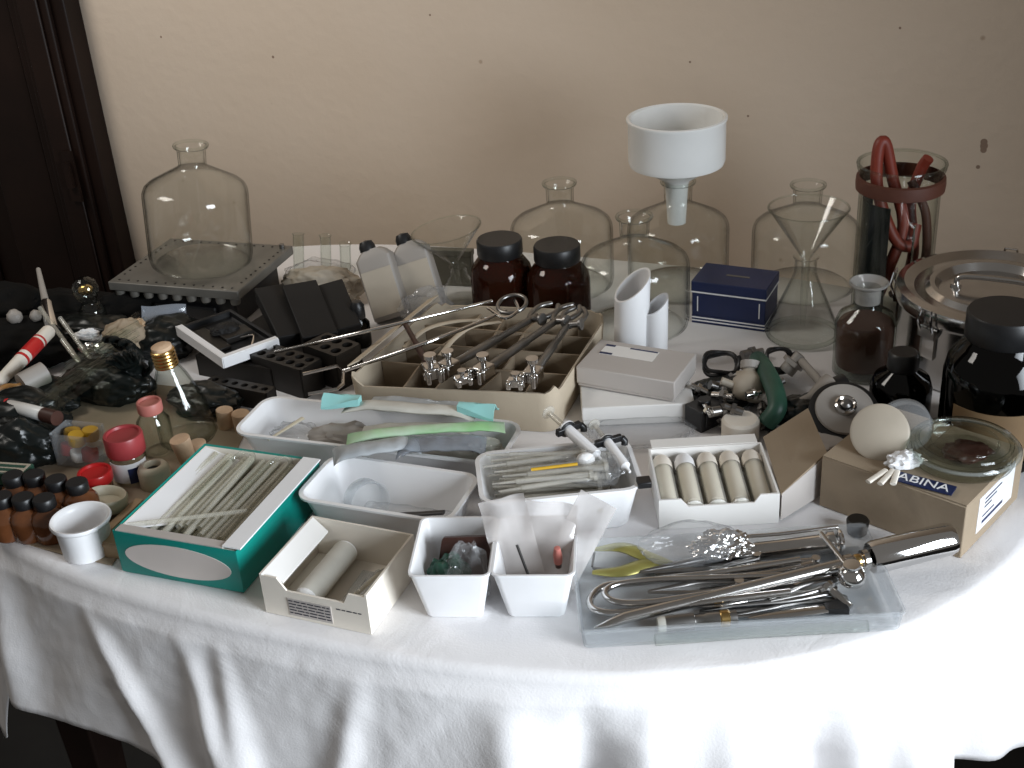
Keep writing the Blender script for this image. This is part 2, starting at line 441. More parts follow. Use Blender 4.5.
def bump1(x, c, w): return math.exp(-((x - c) / w) ** 2)
def cloth():
    bm = bmesh.new(); rings = []
    def nz(x, y, z=0): return noise.noise(Vector((x, y, z)))
    fr = [0, .12, .25, .38, .5, .6, .7, .78, .85, .9, .94, .97, .985]
    for f in fr[1:]:
        ring = []
        for t in ts:
            x, y = outline(t); x *= f; y *= f
            zz = 0.0 if f < .8 else .0012 * nz(x * 14, y * 14, 3) * (f - .8) * 5
            ring.append((x, y, T + min(zz, .0004)))
        rings.append(ring)
    # rounded edge then the hanging skirt
    arc = 0; last = None; ss = []
    for t in ts:
        p = Vector(outline(t)); arc += (p - last).length if last else 0; last = p; ss.append(arc)
    rows = [(.992, -.0008), (1.0, -.004), (1.005, -.010), (1.0075, -.018)]
    for f, dz in rows:
        rings.append([(outline(t)[0] * f, outline(t)[1] * f, T + dz) for t in ts])
    K = 26
    for k in range(1, K + 1):
        q = k / K; ring = []
        for i, t in enumerate(ts):
            x, y = outline(t); s = ss[i]
            nx, ny = outline(t + .01)[0] - outline(t - .01)[0], outline(t + .01)[1] - outline(t - .01)[1]
            l = math.hypot(nx, ny); nx, ny = ny / l, -nx / l
            ux = x + TC_U
            front = y < 0
            drop = .185 + .012 * math.sin(s * 5) + .01 * nz(s * 3, 9)
            if front:
                drop += .055 * max(0, min(1, (ux + .12) / .25)) - .02 * bump1(ux, -.78, .12) + .022 * bump1(ux, -.55, .09)
                drop += .16 * max(0, min(1, (-1.0 - ux) / .06)) - .05 * bump1(ux, -.985, .022)
            soft = min(1, q * 1.6)
            lean = .16 * (s + .11 * q)          # creases run slightly aslant
            g = 0.0
            g += .011 * nz(s * 5.5 + q * .5, 1.7)
            g += .005 * nz(s * 13 + q * 1.3, 4.2) * (1 if front else .6)
            right = max(0, min(1, (ux + .42) / .3)) if front else 1
            g += right * .034 * (math.sin(s * 31 + 1.5 * nz(s * 4, 2)) ** 3) * (.35 + .65 * q)
            for (c0, w, am, sl) in ((-.70, .011, .016, .42), (-.655, .010, .012, .25), (-.83, .009, .013, .75), (-.50, .011, .013, -.25), (-.36, .020, .022, .1), (-.29, .016, -.018, .0), (-.235, .016, .024, -.08), (-.17, .014, .022, .05), (-.12, .014, -.02, 0.), (-.965, .02, .03, .1), (-1.0, .02, -.035, .12)):
                if front: g += am * bump1(ux, c0 + sl * q * .16, w * (1 + q))
            off = .006 + .026 * q ** 1.2 + g * soft
            sm = .0022 * (abs(nz(s * 16 + q * 3, q * 5, 2)) - .2) + .0007 * nz(s * 60, q * 16, 5)
            off += sm
            ring.append((x * 1.0075 + nx * off, y * 1.0075 + ny * off, T - .018 - (drop - .018) * q))
        rings.append(ring)
    vs = [[bm.verts.new(p) for p in r] for r in rings]
    c = bm.verts.new((0, 0, T))
    for i in range(N):
        j = (i + 1) % N
        bm.faces.new((c, vs[0][i], vs[0][j]))
    for a, b_ in zip(vs, vs[1:]):
        for i in range(N):
            j = (i + 1) % N
            bm.faces.new((a[i], b_[i], b_[j], a[j]))
    me = bpy.data.meshes.new('tablecloth'); bm.to_mesh(me); bm.free()
    for p in me.polygons: p.use_smooth = True
    me.materials.append(M['cloth'])
    o = bpy.data.objects.new('tablecloth', me); COL.objects.link(o); o.location = base; o.rotation_euler = (0, 0, A)
    md = o.modifiers.new('thick', 'SOLIDIFY'); md.thickness = .0016; md.offset = -1
    return tag(o, 'white creased cotton cloth draped over the whole oval table', 'tablecloth')
cloth()

# ------------------------------------------------------------------ glass bottles at the back
def bottle_profile(R, hs, hn, H, rn, lip):
    return [(0, .005), (R * .80, .004), (R * .9, 0), (R * .97, .004), (R, .014), (R, hs - .010), (R * .99, hs - .003), (R * .955, hs + .003), (R * .88, hs + .008), (rn + .007, hn - .004), (rn + .002, hn - .001), (rn, hn + .003),
            (rn * 1.04, H - .009), (lip, H - .005), (lip + .001, H - .002), (lip - .001, H)]
def reagent(name, label, px, py, h, R=.075, hs=.118, hn=.152, H=.188, rn=.0195, lip=.0245, group=None, tilt=0):
    t = thing(name, label, 'bottle', at(px, py, h), tilt, group)
    b = B(); b.lathe(shell(bottle_profile(R, hs, hn, H, rn, lip)[:14], .0025), 56); mk('body', b, 'glass', t, sharp=60)
    b = B(); b.torus(lip - .0015, .0024, 40, 8, Matrix.Translation((0, 0, H - .003))); mk('neck_rim', b, 'glass_thick', t)
    return t
BP = at(203, 262, .066)
reagent('glass_bottle', 'large clear wide glass bottle standing on the grey metal plate', 202, 262, .0705, tilt=(0, R_(5), 0), hs=.113, hn=.147, H=.180)
reagent('glass_bottle', 'clear glass bottle behind the two brown jars with black lids', 564, 285, 0, hs=.097, hn=.128, H=.162)
reagent('glass_bottle', 'clear glass bottle behind the pair of white tubes', 636, 325, 0, R=.0735, hs=.097, hn=.128, H=.162)
reagent('glass_bottle', 'clear glass bottle carrying the white porcelain funnel in its neck', 678, 285, 0, R=.073, hs=.097, hn=.128, H=.162)
reagent('glass_bottle', 'wide clear glass bottle behind the flask and glass funnel, beside the blue box', 803, 286, 0, hs=.092, hn=.123, H=.156)

# porcelain funnel
p = at(678, 285, 0)
t = thing('filter_funnel', 'white porcelain filter funnel standing in a glass bottle neck', 'funnel', (p.x - .002, p.y, T + .098), 0)
b = B(); b.lathe([(.0105, 0), (.013, 0), (.0165, .058), (.019, .064), (.048, .082), (.0655, .088), (.0675, .094), (.0675, .148), (.0695, .151), (.0695, .154), (.0665, .155), (.0635, .153), (.0635, .098), (.055, .094), (.012, .094), (.012, .06)], 64, closed=True)
mk('bowl', b, 'porcelain', t, sharp=50)
b = B(); b.lathe([(0, .0965), (.0628, .0965), (.0628, .0985), (0, .0985)], 48); mk('filter_plate', b, 'porcelain', t)

# grey metal plate on its dark base
fl, fr, bl = (108, 291), (240, 291), (222, 244)
H0 = .062
pa, pb, pd = at(108, 284, H0), at(238, 294, H0), at(297, 248, H0)
ax = (pb - pa); w = ax.length; ax /= w; ay = Vector((-ax.y, ax.x, 0)); dp = (pd - pb).dot(ay)
ctr = pa + ax * w / 2 + ay * dp / 2; rotp = math.atan2(ax.y, ax.x)
t = thing('metal_plate', 'square grey pitted metal plate with ridged edge lying under the glass bottle', 'plate', (ctr.x, ctr.y, T + .046), rotp)
b = B(); b.box(-w / 2, -dp / 2, .006, w / 2, dp / 2, .0195); b.box(-w / 2 + .012, -dp / 2 + .012, 0, w / 2 - .012, dp / 2 - .012, .006)
mk('plate_body', b, 'plate', t, bevel=.0015)
for i in range(9):
    x = -w / 2 + .012 + i * (w - .024) / 8
    b = B(); b.lathe([(0, 0), (.0065, 0), (.0075, .004), (.0075, .010), (0, .010)], 12); mk('edge_knob', b, 'plate', t, loc=(x, -dp / 2 + .009, -.004))
b = B()
for i in range(13):
    for s in (-1, 1): b.lathe([(0, 0), (.0017, 0), (.0017, .0009), (0, .0009)], 8, Matrix.Translation((-w / 2 + .014 + i * (w - .028) / 12, s * (dp / 2 - .010), .0194)))
for i in range(9):
    b.lathe([(0, 0), (.0017, 0), (.0017, .0009), (0, .0009)], 8, Matrix.Translation((-w / 2 + .010, -dp / 2 + .03 + i * (dp - .06) / 8, .0194)))
    b.lathe([(0, 0), (.0017, 0), (.0017, .0009), (0, .0009)], 8, Matrix.Translation((w / 2 - .010, -dp / 2 + .03 + i * (dp - .06) / 8, .0194)))
mk('rivet_row', b, 'rack', t)
b = B(); b.loops([[(.004 * math.cos(a) + w / 2 - .012, .004 * math.sin(a) + dp / 2 - .012, z) for a in [2 * PI * i / 10 for i in range(10)]] for z in (.0195, .026)]); mk('corner_screw', b, 'steel_dull', t)
b = B(); b.box(-w / 2 + .03, -dp / 2 + .02, 0, w / 2 - .02, dp / 2 - .02, .043); b.box(-w / 2 + .06, -dp / 2 + .012, .01, w / 2 - .05, -dp / 2 + .02, .03)
o = mk('black_case', b, 'black', loc=(ctr.x, ctr.y, T + .0005), rot=(0, 0, rotp), bevel=.003); tag(o, 'flat black case supporting the grey metal plate', 'case')

# brown jars with black lids
def brown_jar(px, py, label):
    t = thing('brown_jar', label, 'jar', at(px, py), random.random(), 'brown glass jars with black lids')
    b = B(); b.lathe(shell([(0, .002), (.036, 0), (.043, .004), (.0445, .012), (.0445, .055), (.042, .066), (.034, .077), (.029, .081), (.0285, .092)], .002), 40); mk('body', b, 'amber', t, sharp=60)
    b = B(); b.lathe([(.0, .084), (.0315, .084), (.0325, .086), (.0325, .105), (.031, .1075), (0, .1075)], 40); mk('lid', b, 'black', t)
    return t
brown_jar(504, 308, 'brown glass jar with black lid, standing nearer the glass funnel')
brown_jar(560, 315, 'brown glass jar with black lid, standing nearer the blue box')

# glass funnel standing in a small flask (back, beside the brown jars)
p = at(461, 300)
t = thing('conical_flask', 'small clear flask holding the wide glass funnel beside the brown jars', 'flask', p, 0)
b = B(); b.lathe(shell([(0, .002), (.026, 0), (.030, .004), (.028, .014), (.013, .040), (.012, .052), (.014, .054)], .0015), 32); mk('body', b, 'glass', t, sharp=60)
t = thing('glass_funnel', 'wide clear glass funnel standing beside the brown jars', 'funnel', p + Vector((0, 0, .022)), (0, R_(-8), 0))
b = B(); b.lathe(shell([(.0035, 0), (.005, .034), (.0075, .040), (.050, .089), (.0515, .091)], .0016), 48); mk('cone', b, 'glass', t, sharp=60)
b = B(); b.torus(.0508, .0012, 48, 8, Matrix.Translation((0, 0, .0905))); mk('funnel_rim', b, 'glass_thick', t)

# conical flask and funnel at the right
p = at(802, 336)
t = thing('conical_flask', 'clear conical flask under the narrow-stemmed glass funnel', 'flask', p, 0)
b = B(); b.lathe(shell([(0, .002), (.042, 0), (.047, .003), (.048, .009), (.044, .020), (.018, .082), (.0145, .092), (.014, .110), (.017, .114)], .0018), 44); mk('body', b, 'glass', t, sharp=60)
b = B(); b.torus(.0455, .003, 44, 8, Matrix.Translation((0, 0, .006))); mk('base_ring', b, 'glass_thick', t)
t = thing('glass_funnel', 'clear glass funnel with long stem standing in the conical flask', 'funnel', p + Vector((0, 0, .016)), (0, 0, 0))
b = B(); b.lathe(shell([(.003, 0), (.0045, .03), (.0055, .096), (.012, .106), (.0495, .163), (.051, .165)], .0016), 48); mk('cone', b, 'glass', t, sharp=60)
b = B(); b.torus(.0502, .0013, 48, 8, Matrix.Translation((0, 0, .1645))); mk('funnel_rim', b, 'glass_thick', t)

# tall jar with red rubber tubing
p = at(889, 312)
JH = .207
t = thing('tall_glass_jar', 'tall clear glass cylinder jar with a brown rubber band below its rim', 'jar', p, 0); t.scale = (.93, .93, 1.03)
b = B(); b.lathe(shell([(0, .004), (.052, 0), (.055, .004), (.0555, .01), (.0555, JH - .02), (.058, JH - .012), (.0605, JH - .006), (.0605, JH)], .003), 56); mk('body', b, 'glass_thick', t, sharp=60)
b = B(); b.torus(.0595, .0022, 56, 8, Matrix.Translation((0, 0, JH - .001))); mk('jar_rim', b, 'glass_thick', t)
b = B(); b.lathe([(.0562, JH - .036), (.0605, JH - .034), (.0612, JH - .026), (.0605, JH - .018), (.0562, JH - .0165)], 56, closed=True); mk('rubber_band', b, 'brown_rubber', t)
def J(x, y, z): return p + Vector((x, y, z))
wire('rubber_tube', curve([J(-.030, -.018, .012), J(-.012, -.02, .075), J(.006, -.008, .13), J(-.010, .0, .19), J(-.024, .0, .240), J(-.033, -.002, .232), J(-.031, -.006, .18), J(-.010, -.020, .12), J(.012, -.022, .105), J(.022, -.01, .13)]), .0078, 'red_rubber', 'thick red rubber tube looping out above the tall jar rim', 'rubber tube', 12)
wire('rubber_tube', curve([J(.020, .02, .012), J(.030, .012, .08), J(.022, .018, .15), J(.032, .018, .195), J(.038, .012, .212)]), .0075, 'red_rubber', 'red rubber tube with its open end leaning on the tall jar rim', 'rubber tube', 12)
wire('rubber_tube', curve([J(.012, .030, .012), J(.036, -.010, .06), J(.034, -.012, .14), J(.016, .006, .185)]), .006, 'brown_rubber', 'darker brown rubber tube hanging straight down inside the tall jar', 'rubber tube', 12)
b = B(); rg = []
for z in (.006, .165): rg.append([(.046 * math.cos(a), .046 * math.sin(a), z) for a in [R_(120 + 12 * i) for i in range(11)]] + [(.044 * math.cos(a), .044 * math.sin(a), z) for a in [R_(240 - 12 * i) for i in range(11)]])
b.loops(rg); o = mk('dark_sheet', b, 'rubber', loc=p); tag(o, 'dark curled sheet standing inside the tall glass jar', 'sheet')
wire('chain', [J(.010, -.040, .06 + .009 * i + .0) for i in range(10)], [.0022 if i % 2 else .0012 for i in range(10)], 'chrome', 'short bright bead chain hanging in the tall glass jar', 'chain', 8)

# stainless pot with clamped lid
p = at(985, 362)
PH = .104; PR = .112
t = thing('steel_pot', 'round polished steel pot with a clip-down ridged lid', 'pot', p, R_(0))
b = B(); b.lathe(shell([(0, .001), (PR - .012, 0), (PR - .004, .003), (PR - .002, .010), (PR - .002, PH - .022), (PR, PH - .018)], .002), 72); mk('pot_body', b, 'steel', t, sharp=50)
b = B(); b.lathe([(PR + .0005, PH - .018), (PR + .003, PH - .016), (PR + .005, PH - .008), (PR + .003, PH + .001), (PR - .006, PH + .004), (PR - .018, PH - .003), (PR - .030, PH - .003), (PR - .036, PH + .003), (PR - .042, PH + .002), (PR - .048, PH - .007), (0, PH - .006), (0, PH - .009), (PR - .04, PH - .010), (PR - .002, PH - .010)], 72)
lid = mk('lid', b, 'steel', t, sharp=30)
b = B(); b.tube(curve([(-.045, .0, PH - .005), (-.042, 0, PH + .006), (-.02, 0, PH + .009), (.02, 0, PH + .009), (.042, 0, PH + .006), (.045, 0, PH - .005)], 5), .0035, 10); mk('lid_handle', b, 'steel', lid, rot=(0, 0, R_(-28)))
for s in (-1, 1):
    b = B(); b.lathe([(0, 0), (.007, 0), (.006, .004), (0, .005)], 16); mk('handle_mount', b, 'chrome', lid, loc=(s * .045 * math.cos(R_(-28)), s * .045 * math.sin(R_(-28)), PH - .0065))
for k, a in enumerate((-150, -115, -35, 60, 150)):
    b = B(); b.box(-.010, 0, PH - .062, .010, .004, PH - .030); b.box(-.012, .002, PH - .034, .012, .008, PH - .022)
    b.tube([(-.009, .006, PH - .028), (-.010, .013, PH - .012), (-.007, .010, PH + .003), (.007, .010, PH + .003), (.010, .013, PH - .012), (.009, .006, PH - .028)], .0018, 8)
    a_ = R_(a); mk('clip', b, 'chrome', t, loc=((PR - .003) * math.cos(a_), (PR - .003) * math.sin(a_), 0), rot=(0, 0, a_ - PI / 2))

# bottle of brown powder
p = at(862, 372)
t = thing('powder_bottle', 'clear flared-lip bottle of brown powder beside the steel pot', 'bottle', p, 0)
b = B(); b.lathe(shell([(0, .002), (.034, 0), (.037, .004), (.037, .070), (.033, .080), (.0175, .090), (.0155, .098), (.0165, .116), (.0235, .121), (.0235, .124)], .002), 40); mk('body', b, 'glass_thick', t, sharp=60)
b = B(); b.lathe([(.0153, .097), (.0163, .116), (.0233, .1205), (.0238, .1225), (.0222, .124), (.015, .1165), (.0140, .098)], 36, closed=True); mk('ground_neck', b, 'sachet', t)
b = B(); b.lathe([(0, .012), (.0325, .013), (.0345, .02), (.0345, .066), (.031, .072), (.02, .074), (0, .075)], 40); mk('powder', b, 'powder', t)

# dark brown bottles
p = at(898, 417)
t = thing('dark_bottle', 'small dark brown bottle standing in front of the powder bottle', 'bottle', p, 0)
b = B(); b.lathe(shell([(0, .002), (.032, 0), (.035, .004), (.035, .042), (.031, .054), (.0165, .063), (.0155, .068)], .0018), 40); mk('body', b, 'amber_dark', t, sharp=60)
b = B(); b.lathe([(0, .064), (.0165, .064), (.018, .066), (.0175, .083), (.015, .086), (0, .086)], 32); mk('stopper', b, 'black', t)
p = at(988, 452)
t = thing('dark_bottle', 'large dark brown bottle with black screw cap in front of the steel pot', 'bottle', p, 0)
b = B(); b.lathe(shell([(0, .003), (.050, 0), (.056, .006), (.057, .014), (.057, .100), (.054, .116), (.043, .132), (.037, .138), (.036, .150)], .002), 48); mk('body', b, 'amber_dark', t, sharp=60)
b = B(); b.lathe([(0, .142), (.0385, .142), (.040, .144), (.040, .170), (.0385, .1725), (0, .1725)], 48); mk('cap', b, 'black', t)
b = B(); n = 14; rg = []
for z in (.022, .078): rg.append([(.0575 * math.cos(a), .0575 * math.sin(a), z) for a in [R_(-158 + 82 * i / n) for i in range(n + 1)]] + [(.0582 * math.cos(a), .0582 * math.sin(a), z) for a in [R_(-76 - 82 * i / n) for i in range(n + 1)]])
b.loops(rg); mk('label', b, 'label_brown', t)

# blue box
x, y, rz, w, dp = quad((692, 281), (766, 290), (706, 263), .062)
t = thing('blue_box', 'navy blue box with a lid edged in white, beside the conical flask', 'box', (x, y, T + .0005), rz)
b = B(); b.box(-w / 2, -dp / 2, .012, w / 2, dp / 2, .046); mk('box_body', b, 'navy', t, bevel=.001)
b = B(); b.box(-w / 2 - .001, -dp / 2 - .001, .047, w / 2 + .001, dp / 2 + .001, .062); lid = mk('lid', b, 'navy', t, bevel=.001)
b = B(); b.box(-w / 2 - .0012, -dp / 2 - .0012, .0455, w / 2 + .0012, dp / 2 + .0012, .0475); mk('lid_edge', b, 'paper', t)
b = B(); b.box(-.012, -.004, .0621, .020, .001, .0625); mk('lid_mark', b, 'plate', lid)
for i, (z0, z1, m) in enumerate(((0, .003, 'navy'), (.003, .005, 'paper'), (.005, .0075, 'navy'), (.0075, .0095, 'paper'), (.0095, .012, 'navy'))):
    b = B(); b.box(-w / 2, -dp / 2, z0, w / 2, dp / 2, z1); mk('white_stripe' if m == 'paper' else 'base_band', b, m, t)
for sx in (-1, 1):
    b = B(); b.box(sx * w * .42 - .0007, -dp / 2 - .0004, .018, sx * w * .42 + .0007, -dp / 2, .04); mk('side_mark', b, 'paper', t)

# white slanted tubes
def cut_tube(px, py, r, h, lean, label):
    t = thing('white_tube', label, 'tube', at(px, py), lean, 'slant-cut white tubes')
    n = 36; rr = []
    for rad, z0, sl in ((r, 0, 0), (r, h, 1), (r - .0022, h, 1), (r - .0022, .002, 0)):
        rr.append([(rad * math.cos(2 * PI * i / n), rad * math.sin(2 * PI * i / n), z0 + sl * rad * (math.sin(2 * PI * i / n) * .35 + math.cos(2 * PI * i / n) * .75)) for i in range(n)])
    b = B(); b.loops(rr, True, True); mk('tube_wall', b, 'white_plastic', t, sharp=50); return t
cut_tube(631, 361, .0225, .110, (R_(2), R_(2), R_(-10)), 'wider taller white slant-cut tube standing behind the white boxes')
cut_tube(656, 362, .0150, .084, (R_(2), R_(1), R_(-14)), 'narrower shorter white slant-cut tube beside the taller one')

# ------------------------------------------------------------------ white boxes beside the basket
def scribble(b, x0, x1, z0, z1, rows, seed, y=-.0003, th=.0003, wide=.0011):
    """lines of small print on a front face"""
    rnd = random.Random(seed)
    for r in range(rows):
        z = z1 - (r + .5) * (z1 - z0) / rows; x = x0
        while x < x1 - .003:
            l = rnd.uniform(.003, .009); e = min(x + l, x1)
            b.box(x, y, z - wide / 2, e, y + th, z + wide / 2); x = e + .0015
    return b
x, y, rz, w, dp = quad((582, 403), (694, 398), (606, 372), .033)
t = thing('white_box', 'flat white cardboard box under the grey-white lidded box', 'box', (x, y, T + .0005), rz)
b = B(); b.box(-w / 2, -dp / 2, 0, w / 2, dp / 2, .024); mk('box_body', b, 'white_card', t, bevel=.0015)
b = B(); b.box(-w / 2 - .001, -dp / 2 - .001, .008, w / 2 + .001, dp / 2 + .001, .026); mk('lid', b, 'white_card', t, bevel=.0015)
x2, y2, rz2, w2, dp2 = quad((577, 366), (674, 382), (611, 341), .055)
t = thing('white_box', 'grey-white lidded box with a printed strip, lying on the flat white box', 'box', (x2, y2, T + .028), rz2)
b = B(); b.box(-w2 / 2, -dp2 / 2, 0, w2 / 2, dp2 / 2, .022); mk('box_body', b, 'grey_card', t, bevel=.0015)
b = B(); b.box(-w2 / 2 - .0012, -dp2 / 2 - .0012, .004, w2 / 2 + .0012, dp2 / 2 + .0012, .027); lid = mk('lid', b, 'grey_card', t, bevel=.0015)
b = B(); b.box(-w2 * .40, dp2 * .02, .0271, w2 * .16, dp2 * .36, .0276); lb = mk('label', b, 'white_card', t)
b = B(); b.box(-w2 * .40, dp2 * .30, .0277, -w2 * .30, dp2 * .36, .0279); b.box(-w2 * .14, dp2 * .31, .0277, w2 * .15, dp2 * .35, .0279); b.box(-w2 * .40, dp2 * .02, .0277, -w2 * .27, dp2 * .08, .0279); mk('label_print', b, 'ink_blue', lb)
x, y, rz, w, dp = quad((592, 452), (700, 443), (610, 415), .004)
b = B(); crumple(b, w * .5, dp * .52, .006, 3, 5, .12, 5); o = mk('film_sheet', b, 'film', loc=(x, y, T + .001), rot=(0, 0, rz)); tag(o, 'crinkled clear film lying on the cloth below the white boxes', 'plastic film')

# ------------------------------------------------------------------ cardboard basket with dividers
KH = .058
c = [at(345, 378, KH), at(556, 392, KH), at(607, 312, KH), at(441, 299, KH)]
ctr = sum(c, Vector()) / 4
t = thing('cardboard_box', 'open pale cardboard box with inner dividers carrying the clamps', 'box', (ctr.x, ctr.y, T + .0005))
def round_poly(P, r, n=5):
    out = []
    for i in range(len(P)):
        a, q, d = P[i - 1], P[i], P[(i + 1) % len(P)]
        u1 = (a - q).normalized() * r; u2 = (d - q).normalized() * r
        for k in range(n + 1):
            s = k / n; out.append((q + u1) * (1 - s) ** 2 + q * 2 * s * (1 - s) + (q + u2) * s * s)
    return out
lc = [Vector((q.x - ctr.x, q.y - ctr.y, 0)) for q in c]
def scaled(k, kb=0): return [q * (1 - kb / q.length) * k for q in lc]
outer = round_poly(scaled(1), .022); inner = round_poly(scaled(1, .0035), .020); bot = round_poly(scaled(.97), .02); ibot = round_poly(scaled(.97, .0035), .019)
def wav(i, base_): return base_ + .004 * math.sin(i * .9) + .003 * math.sin(i * 2.3)
b = B(); b.loops([[(q.x, q.y, 0) for q in bot], [(q.x, q.y, wav(i, KH - .004)) for i, q in enumerate(outer)], [(q.x, q.y, wav(i, KH - .004)) for i, q in enumerate(inner)], [(q.x, q.y, .003) for q in ibot]])
mk('box_wall', b, 'card_pale', t)
def lerp(a, b_, s): return a * (1 - s) + b_ * s
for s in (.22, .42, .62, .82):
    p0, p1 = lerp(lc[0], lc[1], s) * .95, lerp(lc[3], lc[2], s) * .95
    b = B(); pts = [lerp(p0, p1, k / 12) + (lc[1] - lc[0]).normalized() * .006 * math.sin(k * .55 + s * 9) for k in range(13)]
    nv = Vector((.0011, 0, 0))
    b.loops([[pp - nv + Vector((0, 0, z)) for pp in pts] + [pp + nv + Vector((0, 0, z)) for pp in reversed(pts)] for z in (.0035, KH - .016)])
    mk('divider', b, 'card', t)  # darker card than the box wall: shade inside the cells put into the colour
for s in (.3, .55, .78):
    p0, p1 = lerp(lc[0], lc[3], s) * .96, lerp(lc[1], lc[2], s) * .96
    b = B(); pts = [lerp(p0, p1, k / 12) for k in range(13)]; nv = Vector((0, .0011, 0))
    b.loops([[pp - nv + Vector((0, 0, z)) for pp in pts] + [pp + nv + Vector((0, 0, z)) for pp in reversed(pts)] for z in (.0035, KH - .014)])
    mk('divider', b, 'card', t)  # same darker card, carrying the shade between the cells
b = B(); b.loops([[(q.x, q.y, z) for q in round_poly(scaled(.955, .004), .018)] for z in (.0035, .006)]); mk('cell_shade', b, 'rack', t)  # dark sheet painting the shade at the bottom of the cells
# loose flap of cardboard curling over the back-left rim
b = B(); rg = []
for k in range(13):
    s = k / 12; q = at(352 + 78 * s, 362 - 66 * s + 0, KH + .006 + .010 * math.sin(s * PI)); nrm = Vector((.55, .8, 0)) * .009
    rg.append([q - nrm - ctr.xyz + Vector((0, 0, ctr.z - T - .0005 - (ctr.z - T) + 0)) for _ in range(1)] )
for k in range(13):
    s = k / 12; q = at(354 + 80 * s, 366 - 66 * s, KH + .008 * math.sin(s * PI)); L = Vector((q.x - ctr.x, q.y - ctr.y, q.z - T))
    rg[k] = [L + Vector((-.008, 0, -.001)), L + Vector((.006, .004, .003)), L + Vector((.006, .004, .005)), L + Vector((-.008, 0, .001))]
b.loops(rg); mk('torn_flap', b, 'card_pale', t)

# burette clamps across the basket
def clamp(lo, hi, r, label, m='steel_dull', hl=KH + .010, hh=KH + .016, wing=False, grip=True):
    p0, p1 = at(*lo, hl), at(*hi, hh); L = (p1 - p0).length
    t = thing('lab_clamp', label, 'clamp', p0, aimx(p0, p1), 'laboratory clamps across the cardboard box')
    b = B(); b.tube([(.010, 0, 0), (L * .55, 0, 0), (L * .56, 0, 0), (L, 0, 0)], [r, r, r * .8, r * .8], 14); mk('rod', b, m, t)
    b = B(); b.box(-.008, -.010, -.008, .014, .010, .008); b.box(-.016, -.010, -.009, -.008, -.004, .009); b.box(-.016, .004, -.009, -.008, .010, .009); mk('boss_head', b, 'steel', t, bevel=.002)
    b = B(); b.lathe([(0, 0), (.0035, 0), (.0035, .008), (.0075, .009), (.0075, .014), (0, .0145)], 16, Matrix.Translation((.004, 0, .008))); mk('thumb_screw', b, 'steel', t)
    if grip:
        for s in (-1, 1):
            b = B(); b.tube(curve([(L - .012, s * .003, 0), (L + .004, s * .012, 0), (L + .022, s * .014, .001), (L + .036, s * .005, .002)], 5), [.0035] * 15 + [.003], 10); mk('jaw', b, m, t)
        b = B(); b.lathe([(0, 0), (.004, 0), (.004, .012), (.008, .0125), (.008, .0155), (0, .016)], 12, Matrix.Translation((L - .010, -.004, .002)) @ Matrix.Rotation(R_(80), 4, 'X')); mk('jaw_screw', b, 'steel_dull', t)
    return t
clamp((432, 372), (404, 322), .0042, 'short brown-shafted clamp on the left side of the basket rim', 'leather', grip=False)
clamp((447, 368), (537, 316), .0055, 'dull grey clamp second from the left, lying across the basket')
clamp((482, 372), (560, 318), .0055, 'dull grey clamp in the middle of the basket with its chrome boss forward')
clamp((532, 376), (570, 322), .0052, 'dull grey clamp nearest the white boxes, at the right rim of the basket')
def boss(px, py, h, rz, label):
    t = thing('boss_head', label, 'clamp holder', at(px, py, h), rz, 'loose chrome clamp holders on the basket rim'); t.scale = (.85, .85, .7)
    b = B(); b.box(-.012, -.007, 0, .012, .007, .014); b.box(-.012, -.014, 0, -.005, -.007, .014); b.box(.005, -.014, 0, .012, -.007, .014); mk('block', b, 'chrome', t, bevel=.002)
    b = B(); b.lathe([(0, 0), (.003, 0), (.003, .006), (.0065, .0065), (.0065, .011), (0, .0115)], 14, Matrix.Translation((0, 0, .014))); mk('thumb_screw', b, 'steel', t)
boss(463, 383, KH + .001, .3, 'chrome clamp holder at the middle of the basket front rim')
boss(516, 386, KH + .001, -.2, 'chrome clamp holder at the right of the basket front rim')
boss(432, 376, KH + .001, .1, 'chrome clamp holder at the left of the basket front rim')
for pts, lab in (([(404, 348), (425, 330), (452, 322), (480, 320)], 'long curved strip of cardboard arching in the basket near the tongs'), ([(440, 356), (455, 338), (474, 326), (500, 322)], 'curved strip of cardboard arching between the basket clamps')):
    wire('card_strip', curve([at(*q, KH + .006 + .01 * math.sin(i)) for i, q in enumerate(pts)], 6), .004, 'card_pale', lab, 'cardboard strip', 8, flat=.4)

# long wire tongs lying over the basket
HT = KH + .030
t0 = at(275, 352, .045)
t = thing('wire_tongs', 'long bright wire tongs with a finger ring lying over the basket', 'tongs', t0)
def L(px, py, h): return at(px, py, h) - t0
b = B(); b.tube(curve([L(275, 352, .045), L(380, 328, HT), L(492, 301, HT)], 6), .0022, 10); mk('rod', b, 'chrome', t)
b = B(); b.tube(curve([L(343, 371, .050), L(420, 345, HT), L(480, 322, HT), L(506, 310, HT)], 6), .0024, 10); mk('rod', b, 'chrome', t)
q = L(512, 304, HT + .006)
b = B(); b.torus(.0185, .0026, 40, 10); mk('finger_ring', b, 'steel_dull', t, loc=q, rot=(R_(12), R_(-8), 0))
b = B(); b.tube(curve([L(488, 308, HT), L(505, 318, HT + .003), L(518, 310, HT + .006), L(515, 300, HT + .006)], 6), .0022, 8); mk('ring_shank', b, 'steel', t)
b = B(); b.tube([L(343, 371, .050), L(337, 366, .05), L(303, 374, .046)], .0022, 8); b.tube([L(343, 371, .050), L(343, 384, .046), L(337, 389, .045), L(308, 394, .045)], .0022, 8); mk('jaw_wire', b, 'steel', t)

